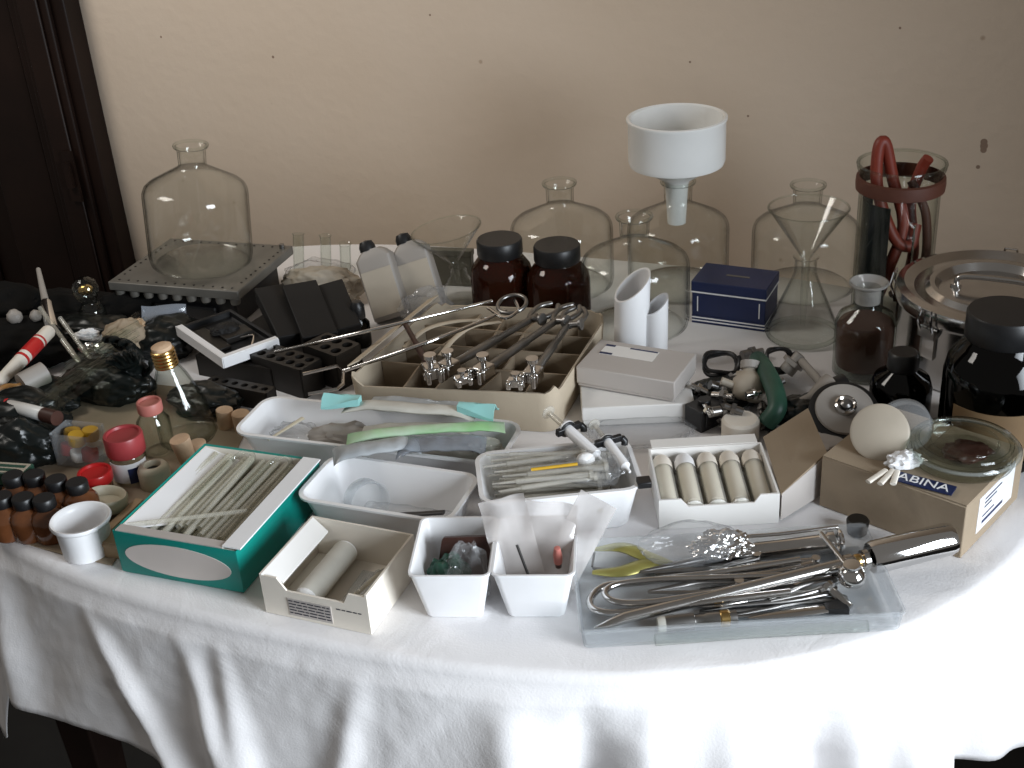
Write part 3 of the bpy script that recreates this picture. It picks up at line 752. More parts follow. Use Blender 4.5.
# ------------------------------------------------------------------ dark racks, boxes and cassettes on the left of the basket
def rack(px, py, rz, nx, ny, cell, h, label, hr=.36, base=0., tilt=0., name='tube_rack'):
    p = at(px, py, base); b = B(); W, D = nx * cell + .004, ny * cell + .004; n = 16
    for i in range(nx):
        for j in range(ny):
            cx, cy = -nx * cell / 2 + (i + .5) * cell, -ny * cell / 2 + (j + .5) * cell; r = cell * hr
            sq, ci = [], []
            for k in range(n):
                a = 2 * PI * k / n + PI / 4; cs, sn = math.cos(a), math.sin(a); m = max(abs(cs), abs(sn))
                sq.append((cx + cs / m * cell / 2, cy + sn / m * cell / 2, h)); ci.append((cx + r * cs, cy + r * sn, h))
            b.loops([sq, ci, [(x, y, h * .25) for x, y, z in ci]], False, True)
    for x0, y0, x1, y1 in ((-W / 2, -D / 2, W / 2, -D / 2 + .002), (-W / 2, D / 2 - .002, W / 2, D / 2), (-W / 2, -D / 2, -W / 2 + .002, D / 2), (W / 2 - .002, -D / 2, W / 2, D / 2)):
        b.box(x0, y0, 0, x1, y1, h)
    o = mk(name, b, 'rack', loc=p, rot=(tilt, 0, rz)); return tag(o, label, 'rack')
rack(290, 385, R_(-38), 5, 2, .0175, .042, 'dark block rack with two rows of round holes, held by the tongs loop')
rack(336, 378, R_(-42), 3, 2, .020, .050, 'small dark block rack with larger holes beside the basket corner')
rack(243, 402, R_(-28), 6, 1, .0155, .026, 'long low dark rack with one row of holes behind the corks', .30)
rack(245, 376, R_(-28), 7, 2, .017, .030, 'low dark rack half hidden under the open cassette')

# open cassette with two white edges
HC = .048
cl, ct, cr, cb = at(178, 328, HC), at(226, 308, HC), at(280, 338, HC), at(224, 360, HC)
c0 = (cl + ct + cr + cb) / 4; ax = (cb - cl); w = ax.length; ax /= w; ay = Vector((-ax.y, ax.x, 0)); dp = ((ct - cl).dot(ay) + (cr - cb).dot(ay)) / 2
t = thing('plate_cassette', 'open flat black cassette with two white edge strips and springs inside', 'cassette', (c0.x, c0.y, T + .034), (0, 0, math.atan2(ax.y, ax.x)))
b = B(); openbox(b, w, dp, .014, .003); mk('frame', b, 'black', t)
b = B(); b.box(-w / 2 - .001, -dp / 2 - .0015, .001, w / 2 + .001, -dp / 2 - .0003, .0155); b.box(-w / 2, -dp / 2, .0142, w / 2, -dp / 2 + .008, .0155)
mk('edge_strip', b, 'white_plastic', t)
b = B(); b.box(w / 2 + .0003, -dp / 2, .001, w / 2 + .0015, dp / 2, .0145); b.box(w / 2 - .008, -dp / 2 + .008, .0142, w / 2, dp / 2, .0155); mk('edge_strip', b, 'white_plastic', t)
b = B(); b.tube(curve([(-w * .3, dp * .1, .006), (-w * .1, dp * .3, .011), (w * .05, dp * .12, .006), (w * .2, dp * .3, .011), (w * .33, dp * .15, .006)], 6), .0016, 8); mk('spring', b, 'steel', t)
b = B(); b.box(-w * .38, -dp * .35, .003, w * .2, -dp * .1, .008); b.box(-w * .1, -dp * .1, .003, w * .1, dp * .4, .012); mk('slide', b, 'rack', t, bevel=.001)
b = B(); crumple(b, .020, .013, .009, 21, 5, .15, 2); o = mk('rag', b, 'black_matt', loc=at(226, 334, .040), rot=(0, 0, .4)); tag(o, 'crumpled black rag lying in the open cassette', 'rag')

# black slab boxes leaning behind the cassette
def slab(px, py, base, w, d, h, rot, label, m='black_matt'):
    t = thing('black_box', label, 'box', at(px, py, base), rot, 'slim black boxes behind the basket')
    b = B(); b.box(-w / 2, -d / 2, 0, w / 2, d / 2, h); mk('box_body', b, m, t, bevel=.0015)
    b = B(); b.box(-w / 2 - .001, -d / 2 - .001, h * .72, w / 2 + .001, d / 2 + .001, h + .0015); mk('lid', b, m, t, bevel=.0015)
slab(296, 352, 0, .15, .12, .030, (0, 0, R_(-30)), 'wide black box lying flat under the other black boxes')
slab(281, 322, .042, .040, .11, .020, (R_(16), R_(4), R_(24)), 'slim black box leaning nearest the grey metal plate')
slab(310, 322, .042, .046, .11, .024, (R_(18), R_(2), R_(20)), 'slim black box leaning in the middle of the three')
slab(341, 318, .036, .036, .10, .024, (R_(16), R_(-6), R_(16)), 'slim black box leaning nearest the small amber dropper')
p = at(362, 345)
t = thing('dropper_bottle', 'tiny amber bottle with black cap among the black boxes', 'bottle', p + Vector((0, 0, .0)), 0)
b = B(); b.lathe(shell([(0, .002), (.013, 0), (.0145, .003), (.0145, .034), (.009, .041), (.0085, .046)], .0015), 24); mk('body', b, 'amber_dark', t)
b = B(); b.lathe([(0, .042), (.0098, .042), (.0102, .044), (.010, .060), (.006, .066), (0, .067)], 24); mk('cap', b, 'black', t)

# two grey cuvette bottles with white labels leaning back
def flat_bottle(px, py, rot, label, w=.046, d=.030, h=.088):
    t = thing('flat_bottle', label, 'bottle', at(px, py, .004), rot, 'flat labelled bottles with black stoppers')
    b = B(); b.loops([[(x, y, z) for x, y in rrect(ww, dd, .005)] for z, ww, dd in ((0, w - .004, d - .004), (.003, w, d), (h - .008, w, d), (h, w - .012, d - .008), (h + .004, .022, .018))]); mk('body', b, 'grey_plastic', t)
    b = B(); b.box(-w / 2 + .003, -d / 2 - .0006, .006, w / 2 - .003, -d / 2 + .0004, h * .74); mk('label', b, 'beige_plastic', t); t.scale = (1.12,) * 3
    b = B(); b.lathe([(0, 0), (.0105, 0), (.0105, .006), (.008, .012), (0, .014)], 20); mk('stopper', b, 'black', t, loc=(-w * .12, 0, h + .003))
flat_bottle(394, 318, (R_(-22), R_(-16), R_(-4)), 'flat bottle with white label and black stopper, nearer the black boxes')
flat_bottle(430, 310, (R_(-22), R_(-16), R_(-4)), 'flat bottle with white label and black stopper, nearer the glass funnel')
b = B(); crumple(b, .035, .022, .028, 31, 4, .3); o = mk('plastic_bag', b, 'film', loc=at(428, 322), rot=(0, 0, .3)); tag(o, 'small crumpled clear bag at the foot of the flat bottles', 'plastic bag')
b = B(); crumple(b, .055, .030, .030, 33, 5, .2, 1.6); o = mk('plastic_bag', b, 'film', loc=at(322, 292), rot=(0, 0, -.2)); tag(o, 'crumpled clear bag behind the black boxes beside the metal plate', 'plastic bag')
M['grey_green'] = mat('grey_green_card', (.13, .125, .095), .6, var=.15)
b = B(); b.box(-.034, -.008, 0, .034, .008, .052); b.box(-.035, -.009, .046, .035, .009, .055); o = mk('grey_green_box', b, 'grey_green', loc=at(452, 284), rot=(R_(-6), 0, R_(-16)), bevel=.001); tag(o, 'grey-green upright carton behind the glass funnel', 'carton')
b = B(); crumple(b, .060, .028, .030, 35, 5, .2, 2); o = mk('paper_bag', b, 'beige_plastic', loc=at(325, 300), rot=(0, 0, -.3)); tag(o, 'crumpled beige paper bag between the metal plate and the flat bottles', 'bag')
p = at(318, 272)
for i, (dx, dy, l, lab) in enumerate(((-.03, .0, .062, 'thin clear test tube upright by the metal plate corner'), (.012, .01, .055, 'thin clear test tube between the metal plate and the flat bottles'), (.045, -.01, .05, 'short clear test tube beside the stoppered flat bottle'))):
    t = thing('test_tube', lab, 'test tube', p + Vector((dx, dy, .0)), (R_(8 * (i - 1)), R_(6), 0), 'test tubes behind the black boxes')
    b = B(); b.lathe(shell([(0, 0), (.006, .002), (.0085, .009), (.0085, l), (.0100, l + .0015)], .001), 20); mk('tube_wall', b, 'glass_thick', t)

# ------------------------------------------------------------------ front row: green box of glass tubing
GH = .052
x, y, rz, w, dp = quad((112, 531), (236, 552), (199, 443), GH)
gx = (x, y, T + .0005)
t = thing('green_box', 'teal green cardboard box with a pale oval on its front, full of glass tubing', 'box', gx, rz)
b = B(); openbox(b, w, dp, GH, .0025); mk('box_body', b, 'green_card', t)
b = B(); openbox(b, w - .0056, dp - .0056, GH - .004, .001); mk('inner_lining', b, 'cream_card', t, loc=(0, 0, .003))
n = 40
def ell(rx, rz_, y_): return [(rx * math.cos(2 * PI * i / n), y_, GH * .50 + rz_ * math.sin(2 * PI * i / n)) for i in range(n)]
b = B(); b.loops([ell(w * .43, GH * .36, -dp / 2), ell(w * .43, GH * .36, -dp / 2 - .0006)]); mk('oval_print', b, 'label_oval', t)
b = B(); b.loops([[(-w / 2 + .004, -dp / 2 + .006, GH - .003), (-w / 2 + .004, dp / 2 - .004, GH - .003), (-w / 2 + .004, dp / 2 - .004, GH - .0015), (-w / 2 + .004, -dp / 2 + .006, GH - .0015)],
                 [(-w * .14, -dp / 2 + .05, GH * .70), (-w * .14, dp / 2 - .004, GH * .70), (-w * .14, dp / 2 - .004, GH * .72), (-w * .14, -dp / 2 + .05, GH * .72)]]); mk('paper_liner', b, 'paper', t)
b = B(); b.box(w / 2 - .0165, -dp / 2 + .002, GH + .001, w / 2 + .004, dp / 2 - .003, GH + .0025); mk('side_flap', b, 'paper', t, rot=(0, 0, 0))
b = B(); b.box(-w / 2 + .003, -dp / 2 + .001, GH - .001, w / 2 - .016, -dp / 2 + .012, GH + .0008); mk('front_lip', b, 'grey_card', t)
# tubes: individual glass tubes lying along the box, slightly fanned
rnd = random.Random(5)
zr = Matrix.Rotation(rz, 3, 'Z')
b = B(); b.lathe(shell([(.0036, 0), (.0036, .105), (.0036, .110)], .0008), 10); tub = mk('glass_tube', b, 'glass_tube'); tag(tub, 'thin straight glass tube lying among many alike in the teal green box', 'glass tube', 'straight glass tubes in the green box')
k = 0
for lay in range(4):
    for i in range(15):
        lx = -w * .42 + i * (w * .78) / 14 + rnd.uniform(-.001, .001); ly = -dp * .44 + rnd.uniform(0, .03)
        o = tub if k == 0 else tub.copy()
        if k: COL.objects.link(o)
        o.location = Vector(gx) + zr @ Vector((lx, ly, (.008, .018, .029, .040)[lay]))
        ang = rz + rnd.uniform(-.04, .04) - .02
        o.rotation_euler = (R_(-89 + rnd.uniform(0, 2)), 0, ang); o.scale = (1, 1, min(rnd.uniform(1.25, 1.5), (dp * .46 - ly) / .110)); k += 1
wire('glass_tube', [Vector(gx) + zr @ Vector(q) for q in ((-w * .46, -dp * .40, GH - .004), (w * .30, -dp * .10, GH - .003))], .0026, 'glass_tube', 'long glass rod laid diagonally on top of the tubing in the green box', 'glass tube')
for cx, ln, lab in ((-.13, .05, 'hooked glass tube at the back of the green box, nearer the corks'), (.19, .04, 'hooked glass tube at the back of the green box, nearer the white tubs')):
    P_ = [(cx * w - .012, dp * .42 - ln - .03, GH - .008), (cx * w - .004, dp * .42 - .015, GH + .0), (cx * w + .008, dp * .42, GH + .006), (cx * w + .022, dp * .42 - .006, GH + .006), (cx * w + .024, dp * .42 - .022, GH + .001)]
    wire('hooked_glass_tube', curve([Vector(gx) + zr @ Vector(q) for q in P_], 6), .0026, 'glass_thick', lab, 'glass tube')

# cream card box with a wrapped roll inside
CH = .046
x, y, rz, w, dp = quad((259, 574), (366, 596), (318, 517), CH)
t = thing('card_box', 'cream card box with cut-down front and printed label, in front of the tubs', 'box', (x, y, T + .0005), rz)
n_ = .0022
b = B(); b.box(-w / 2, -dp / 2, 0, w / 2, dp / 2, .002); b.box(-w / 2, -dp / 2, .002, -w / 2 + n_, dp / 2, CH); b.box(w / 2 - n_, -dp / 2, .002, w / 2, dp / 2, CH); b.box(-w / 2 + n_, dp / 2 - n_, .002, w / 2 - n_, dp / 2, CH)
fr = [(-w / 2 + n_, .002), (w / 2 - n_, .002), (w / 2 - n_, CH - .003), (w * .33, CH - .003), (w * .28, CH * .68), (-w * .26, CH * .68), (-w * .34, CH * .97), (-w / 2 + n_, CH * .97)]
b.loops([[(px_, -dp / 2 + q, pz_) for px_, pz_ in fr] for q in (0, n_)]); mk('box_body', b, 'cream_card', t)
b = B(); b.loops([[(-w / 2 + n_, -dp / 2, CH - .002), (-w / 2 + n_, dp / 2 - n_, CH - .002), (-w / 2 + n_, dp / 2 - n_, CH), (-w / 2 + n_, -dp / 2, CH)], [(-w / 2 + .020, -dp / 2 + .008, CH * .72), (-w / 2 + .020, dp / 2 - .006, CH * .72), (-w / 2 + .020, dp / 2 - .006, CH * .76), (-w / 2 + .020, -dp / 2 + .008, CH * .76)]]); mk('inner_flap', b, 'white_card', t)
b = B(); b.box(-w * .26, -dp / 2 - .0006, CH * .08, w * .15, -dp / 2, CH * .52); lb = mk('label', b, 'grey_card', t)
b = B(); scribble(b, -w * .25, w * .14, CH * .12, CH * .5, 5, 3, -dp / 2 - .001); scribble(b, w * .20, w * .46, CH * .42, CH * .56, 1, 4, -dp / 2 - .0004); mk('print', b, 'ink', lb)
o0 = Vector((x, y, T)); zr2 = Matrix.Rotation(rz, 3, 'Z')
t = thing('wrapped_roll', 'clear-wrapped roll with white cotton ends inside the cream card box', 'roll', o0 + zr2 @ Vector((-w * .16, -dp * .36, .0155)), (R_(-90), 0, rz))
b = B(); b.lathe([(0, 0), (.0125, 0), (.0130, .004), (.0130, dp * .76), (.0125, dp * .78), (0, dp * .78)], 28); mk('roll_body', b, 'pale_film', t)
for z in (.0, dp * .78):
    b = B(); b.sphere((0, 0, z), .0126, 20, (1, 1, .5)); mk('cotton_end', b, 'cotton', t)
wire('glass_rod', [o0 + zr2 @ Vector(q) for q in ((w * .12, -dp * .36, .007), (w * .26, dp * .30, .012))], .0022, 'cream_ceramic', 'thin pale rod lying in the cream card box', 'rod')
b = B(); b.box(-w * .1, -dp * .3, 0, w * .12, dp * .32, .002); o = mk('glass_slide', b, 'acrylic', loc=o0 + zr2 @ Vector((w * .16, 0, .003)), rot=(0, 0, rz + .05)); tag(o, 'clear flat strip lying on the floor of the cream card box', 'slide')
b = B(); crumple(b, w * .14, dp * .3, .012, 51, 4, .2); o = mk('film_wrap', b, 'film', loc=o0 + zr2 @ Vector((w * .33, .0, .0028)), rot=(0, 0, rz)); tag(o, 'clear wrapper lying along the side of the cream card box', 'wrapper')

# ------------------------------------------------------------------ white tubs
def tub_obj(fl, fr, bl, h, label, taper=.010, rc=.014, lip=.004, cells=1):
    x, y, rz, w, dp = quad(fl, fr, bl, h)
    t = thing('white_tub', label, 'tub', (x, y, T + .0005), rz, 'white plastic tubs')
    if cells == 1:
        b = B(); tray(b, w, dp, h, taper, rc, .0018, lip); mk('tub_body', b, 'white_plastic', t)
    else:
        for s in (-1, 1):
            b = B(); tray(b, w / 2 - .003, dp, h, taper, rc, .0018, .0016 if s else lip, s * w / 4); mk('compartment', b, 'white_plastic', t)
    return Vector((x, y, T + .0005)), Matrix.Rotation(rz, 3, 'Z'), w, dp, rz
# double tub in front
O, Z, w, dp, rz = tub_obj((407, 576), (575, 575), (436, 518), .058, 'white two-compartment plastic tub at the table front', .010, .007, cells=2)
def put(q): return O + Z @ Vector(q)
b = B(); b.loops([[(x_ * .9 + .003 * math.sin(y_ * 90), y_, z_) for x_, y_ in rrect(.054, .038, .004)] for z_ in (0, .004, .0085)]); o = mk('leather_case', b, 'leather', loc=put((-w * .205, dp * .16, .036)), rot=(R_(66), 0, rz + .04)); tag(o, 'small dark brown leather case leaning inside the two-compartment tub', 'case')
b = B(); crumple(b, .020, .016, .036, 61, 4, .3); o = mk('plastic_bag', b, 'film', loc=put((-w * .17, -dp * .10, .0025)), rot=(0, 0, rz)); tag(o, 'small crumpled clear bag in front of the brown leather case', 'plastic bag')
b = B(); crumple(b, .020, .014, .026, 62, 4, .3); o = mk('green_sachet', b, 'green_rubber', loc=put((-w * .29, -dp * .05, .0025)), rot=(0, 0, rz)); tag(o, 'small dark green sachet flat beside the leather case', 'sachet')
def flat_bag(name, pos, rot, W, H, seed, m, label, cat, th=.004):
    """clear sachet standing up: thin pillow with wavy surface"""
    b = B(); rg = []
    for i in range(21):
        v = i / 20; ring = []
        for k in range(28):
            a = 2 * PI * k / 28; cx = math.cos(a); sx = math.sin(a)
            xx = W / 2 * math.copysign(abs(cx) ** .6, cx); t_ = th * math.sin(PI * min(1, max(.02, v))) ** .5 * (.3 + .7 * (1 - abs(cx) ** 3))
            wob = .007 * noise.noise(Vector((xx * 40, v * 4, seed))) 
            ring.append((xx, sx * t_ / 2 + wob + .010 * v * v, v * H + .003 * noise.noise(Vector((xx * 30, seed, 2)))))
        rg.append(ring)
    b.loops(rg); o = mk(name, b, m, loc=pos, rot=rot); return tag(o, label, cat)
flat_bag('plastic_sachet', put((w * .17, -dp * .06, .014)), (R_(-14), R_(-12), rz + .1), .045, .088, 5, 'sachet', 'tall clear sachet standing nearest the divider of the two-compartment tub', 'sachet')
flat_bag('plastic_sachet', put((w * .28, -dp * .02, .014)), (R_(-16), R_(6), rz - .12), .050, .080, 8, 'sachet', 'clear sachet standing in the middle of the tub compartment', 'sachet')
flat_bag('plastic_sachet', put((w * .36, dp * .08, .010)), (R_(-10), R_(24), rz - .3), .038, .096, 11, 'sachet', 'tall clear folded sachet leaning out at the tub corner', 'sachet')
wire('needle', [put((w * .14, -dp * .06, .062)), put((w * .22, -dp * .22, .030))], .0014, 'rack', 'thin dark needle inside the clear sachet of the tub', 'needle')
t = thing('pink_stopper', 'small pink capped tip in the corner of the two-compartment tub', 'stopper', put((w * .385, -dp * .04, .040)), (R_(12), 0, rz))
b = B(); b.lathe([(0, 0), (.004, 0), (.0045, .010), (.003, .020), (0, .021)], 14); mk('tip', b, 'pink', t)
b = B(); b.lathe([(0, -.006), (.003, -.006), (.003, 0), (0, 0)], 12); mk('plug', b, 'leather', t)

# tub behind the card box
O, Z, w, dp, rz = tub_obj((297, 497), (447, 521), (345, 457), .048, 'white plastic tub holding a glass dish and dark tweezers, behind the cream card box', .012, .016)
t = thing('glass_vial', 'clear round glass dish lying on its side in the white tub', 'glass dish', put((-w * .19, -dp * .02, .030)), (R_(80), R_(20), rz + R_(50)))
b = B(); b.lathe(shell([(0, 0), (.020, 0), (.022, .002), (.022, .018), (.0235, .020)], .0016), 32); mk('dish_wall', b, 'acrylic', t)
wire('tweezers', curve([put((-w * .20, -dp * .26, .030)), put((w * .14, -dp * .34, .036)), put((w * .44, -dp * .32, .046))], 5), [.0025] * 6 + [.004] * 5, 'black', 'dark tweezers lying along the front wall of the white tub', 'tweezers', flat=.5)
wire('pipette', [put((-w * .08, dp * .08, .008)), put((w * .36, -dp * .05, .010))], .002, 'glass_tube', 'clear pipette lying nearest the back wall in the white tub with glass dish', 'pipette')
wire('pipette', [put((-w * .04, -dp * .06, .006)), put((w * .34, -dp * .16, .008))], .002, 'glass_tube', 'clear pipette lying beside the dark tweezers in the white tub', 'pipette')
b = B(); pouch(b, w * .62, dp * .5, .010, 13); o = mk('clear_wrapper', b, 'film', loc=put((w * .08, dp * .03, .008)), rot=(0, 0, rz + .05)); tag(o, 'flat clear wrapper covering the pipettes in the white tub', 'wrapper')

# tub at the back with the coloured wrappers
O, Z, w, dp, rz = tub_obj((234, 432), (497, 463), (271, 397), .044, 'long white plastic tub carrying teal and green wrapped packets', .012, .018)
def packet(a, b_, L_off, W, H, m, seed, h, label, ends=None, endm='teal_film', bend=.002):
    p0, p1 = at(*a, h), at(*b_, h); L_ = (p1 - p0).length; mid = (p0 + p1) / 2
    t = thing('wrapped_packet', label, 'packet', mid, aimx(p0, p1), 'wrapped packets in the long tub')
    b = B(); pouch(b, L_, W * 1.25, H * .6, seed, bend); mk('wrapper', b, m, t)
    for s in (ends or ()):
        b = B(); rg = []
        for i in range(9):
            u = i / 8; wd = W * (.5 + .75 * u); rg.append([(s * (L_ / 2 - .020 + .044 * u), yy * wd / 2, .004 + H * .5 + zz * (.0012 + (1 - u) * H * .25) + .007 * math.sin(yy * 3 + u * 2) * u) for yy, zz in ((-1, -1), (-.5, -1), (0, -1), (.5, -1), (1, -1), (1, 1), (.5, 1), (0, 1), (-.5, 1), (-1, 1))])
        b.loops(rg); mk('folded_end', b, endm, t)
packet((345, 408), (476, 417), 0, .022, .014, 'pale_film', 3, .056, 'pale wrapped packet with teal folded ends, furthest back on the long tub', (-1, 1))
packet((370, 402), (480, 412), 0, .020, .010, 'grey_film', 6, .050, 'thin grey wrapper lying behind the teal-ended packet')
packet((347, 440), (505, 428), 0, .020, .012, 'green_film', 9, .054, 'green wrapped packet lying across the long tub', None)
packet((362, 432), (470, 430), 0, .020, .010, 'pale_film', 12, .044, 'pale wrapped packet half under the green one')
packet((333, 458), (420, 446), 0, .030, .014, 'grey_film', 15, .052, 'grey-blue clear wrapper drooping over the front wall of the long tub')
packet((398, 450), (486, 447), 0, .034, .016, 'film_blue', 18, .052, 'bluish clear packet with metal clips at the front of the long tub')
b = B(); crumple(b, .02, .014, .010, 71, 4, .25); o = mk('paper_packet', b, 'pale_film', loc=put((w * .40, dp * .1, .022)), rot=(0, 0, rz)); tag(o, 'small pinkish paper packet in the end of the long tub', 'packet')
b = B(); crumple(b, w * .10, dp * .26, .020, 72, 4, .3); o = mk('plastic_bag', b, 'film', loc=put((-w * .33, -dp * .02, .0022)), rot=(0, 0, rz)); tag(o, 'crumpled clear bag in the empty end of the long tub', 'plastic bag')
b = B(); crumple(b, w * .15, dp * .28, .022, 73, 4, .22); o = mk('paper_bag', b, 'grey_plastic', loc=put((-w * .12, 0, .0022)), rot=(0, 0, rz)); tag(o, 'crumpled brown-grey bag in the long tub beside the wrapped packets', 'bag')
b = B(); crumple(b, w * .22, dp * .26, .018, 74, 4, .22); o = mk('paper_bag', b, 'grey_plastic', loc=put((w * .22, 0, .0022)), rot=(0, 0, rz)); tag(o, 'grey bag lying underneath the green packet in the long tub', 'bag')
wire('spatula', [at(268, 440, .040), at(303, 418, .042)], [.002, .0034], 'cream_ceramic', 'pale spatula standing out of the empty end of the long tub', 'spatula', flat=.4)

# tub full of pipettes and syringes
O, Z, w, dp, rz = tub_obj((484, 503), (641, 487), (503, 452), .055, 'white plastic tub piled with clear plastic pipettes and syringes', .010, .016)
rnd = random.Random(11); pipe = None
for i in range(42):
    if pipe is None:
        pipe = thing('plastic_pipette', 'clear plastic pipette lying among many alike, piled in the white tub', 'pipette', (0, 0, 0), 0, 'clear pipettes piled in the tub')
        b = B(); b.tube([(0, 0, 0), (.03, 0, 0), (.031, 0, 0), (.100, 0, 0), (.106, 0, 0), (.128, 0, 0)], [.0012, .0022, .0036, .0036, .0046, .0042], 10); mk('stem', b, 'syringe_plastic', pipe)
        b = B(); b.tube([(.126, 0, 0), (.131, 0, 0), (.132, 0, 0)], [.0062, .0062, .003], 10); mk('end_cap', b, 'syringe_plastic', pipe); o = pipe
    else: o = dup(pipe)
    l = i // 6; a = rnd.uniform(-.35, .2)
    o.location = put((-w * (.41 + .012 * l) + rnd.uniform(0, w * .12), dp * (-.30 + .60 * (i % 6) / 5), .010 + l * .0088 + rnd.uniform(0, .002)))
    o.rotation_euler = (0, R_(rnd.uniform(-3, 2)), rz + a * .35 * (1 if l < 5 else 1.8)); o.scale = (rnd.uniform(.78, .92),) * 3
wire('yellow_rod', [put((-w * .18, -dp * .26, .074)), put((w * .12, -dp * .24, .074))], .0017, 'yellow', 'thin yellow rod on top of the piled pipettes', 'rod')
def syringe(a, b_, ha, hb, label, r=.0062):
    p0, p1 = at(*a, ha), at(*b_, hb); L_ = (p1 - p0).length
    t = thing('syringe', label, 'syringe', p0, aimx(p0, p1), 'syringes on top of the tub')
    b = B(); b.tube([(0, 0, 0), (.006, 0, 0), (.010, 0, 0), (L_ * .62, 0, 0), (L_ * .63, 0, 0), (L_ * .65, 0, 0)], [.0015, .002, r, r, r * 1.6, r * 1.6], 16); mk('barrel', b, 'white_plastic', t)
    b = B(); b.tube([(L_ * .65, 0, 0), (L_ * .98, 0, 0), (L_ * .985, 0, 0), (L_, 0, 0)], [r * .5, r * .5, r * 1.3, r * 1.3], 14); mk('plunger', b, 'syringe_plastic', t)
    b = B(); b.box(L_ * .60, -.017, -.004, L_ * .66, .014, .004); b.tube([(L_ * .63, -.017, .0), (L_ * .60, -.020, -.004), (L_ * .58, -.019, -.008)], .004, 8); b.torus(r * 1.25, .0022, 20, 8, Matrix.Translation((L_ * .63, 0, 0)) @ Matrix.Rotation(PI / 2, 4, 'Y')); mk('finger_grip', b, 'black', t, bevel=.001)
syringe((602, 460), (548, 412), .062, .078, 'syringe with black finger grip on the pile, further from the white boxes')
syringe((630, 472), (594, 424), .060, .074, 'syringe with black finger grip on the pile, nearer the row of cotton tubes', .0052)
b = B(); b.sphere((0, 0, .008), .010, 14, (1, .7, .8)); o = mk('cotton_ball', b, 'cotton', loc=at(586, 466, .058)); tag(o, 'small white cotton ball resting on the piled pipettes', 'cotton ball')
b = B(); crumple(b, w * .26, dp * .32, .014, 81, 5, .2); o = mk('plastic_bag', b, 'film', loc=put((w * .22, .0, .045)), rot=(0, 0, rz)); tag(o, 'crinkled clear bag over the pipettes at the syringe end of the tub', 'plastic bag')
b = B(); b.box(-.004, -.007, -.003, .010, .007, .004); o = mk('clip', b, 'black', loc=at(641, 483, .056), rot=(0, 0, rz), bevel=.001); tag(o, 'small black clip on the rim corner of the pipette tub', 'clip')

# white card box of five cotton-ended tubes
BH = .036
x, y, rz, w, dp = quad((659, 501), (780, 494), (651, 449), BH)
O = Vector((x, y, T + .0005)); Z = Matrix.Rotation(rz, 3, 'Z')
t = thing('tube_box', 'white card box with open flap and notched front holding five wrapped tubes', 'box', O, rz)
b = B(); b.box(-w / 2, -dp / 2, 0, w / 2, dp / 2, .002); b.box(-w / 2, -dp / 2, .002, -w / 2 + n_, dp / 2, BH); b.box(w / 2 - n_, -dp / 2, .002, w / 2, dp / 2, BH); b.box(-w / 2 + n_, dp / 2 - n_, .002, w / 2 - n_, dp / 2, BH)
fr = [(-w / 2 + n_, .002), (w / 2 - n_, .002), (w / 2 - n_, BH), (w * .34, BH), (w * .29, BH * .74), (-w * .26, BH * .74), (-w * .32, BH), (-w / 2 + n_, BH)]
b.loops([[(px_, -dp / 2 + q, pz_) for px_, pz_ in fr] for q in (0, n_)]); mk('box_body', b, 'white_card', t)
b = B(); b.box(-w / 2 + .004, dp / 2, BH - .001, w / 2 - .004, dp / 2 + .018, BH + .0005); mk('back_flap', b, 'white_card', t, rot=(R_(0), 0, 0))
# big brown-inside side flap standing open
fp = [at(781, 494, BH), at(763, 437, BH), at(808, 408, BH + .022), at(827, 452, BH + .018)]
lf = [Z.inverted() @ (q - O) for q in fp]; nv = (lf[1] - lf[0]).cross(lf[3] - lf[0]).normalized() * .0016
b = B(); b.loops([[q for q in lf], [q + nv for q in lf]]); mk('side_flap', b, 'card', t)
f0, f3 = lf[0], lf[3]
b = B(); b.loops([[f0 + Vector((.001, 0, 0)), f3 + Vector((.001, -.001, -.002)), Vector((f3.x, f3.y - .002, .004)), Vector((f0.x + .001, f0.y, .003))], [f0 + Vector((.001, .0016, 0)), f3 + Vector((.001, .001, -.002)), Vector((f3.x, f3.y, .004)), Vector((f0.x + .001, f0.y + .0016, .003))]]); mk('side_flap', b, 'grey_card', t)
for i in range(5):
    words = ['first', 'second', 'third', 'fourth', 'fifth'][i]
    cx = -w / 2 + .013 + i * (w - .026) / 4; r = (w - .010) / 10.4; Lt = dp - .010
    tt = thing('wrapped_tube', '%s wrapped tube in the notched white box, counting from the pipette tub side' % words, 'tube', O + Z @ Vector((cx, -dp / 2 + .005, r + .0065)), (R_(-86), 0, rz), 'wrapped tubes in the notched white box')
    b = B(); b.lathe([(0, 0), (r * .8, .001), (r, .005), (r, Lt - .010), (r * .8, Lt - .003), (0, Lt - .001)], 28); mk('tube_body', b, 'glass_tube', tt)
    b = B(); b.lathe([(0, .010), (r * .8, .010), (r * .8, Lt - .014), (0, Lt - .014)], 20); mk('core', b, 'cream_card', tt)
    b = B(); b.sphere((0, 0, 0), r * .95, 18, (1, 1, .35)); mk('cotton_end', b, 'cotton', tt, loc=(0, 0, .004))
    b = B(); b.lathe([(r * 1.02, Lt - .022), (r * 1.02, Lt - .009), (r * .82, Lt - .002), (0, Lt)], 28); mk('end_cap', b, 'paper' if i == 1 else 'cream_card', tt)

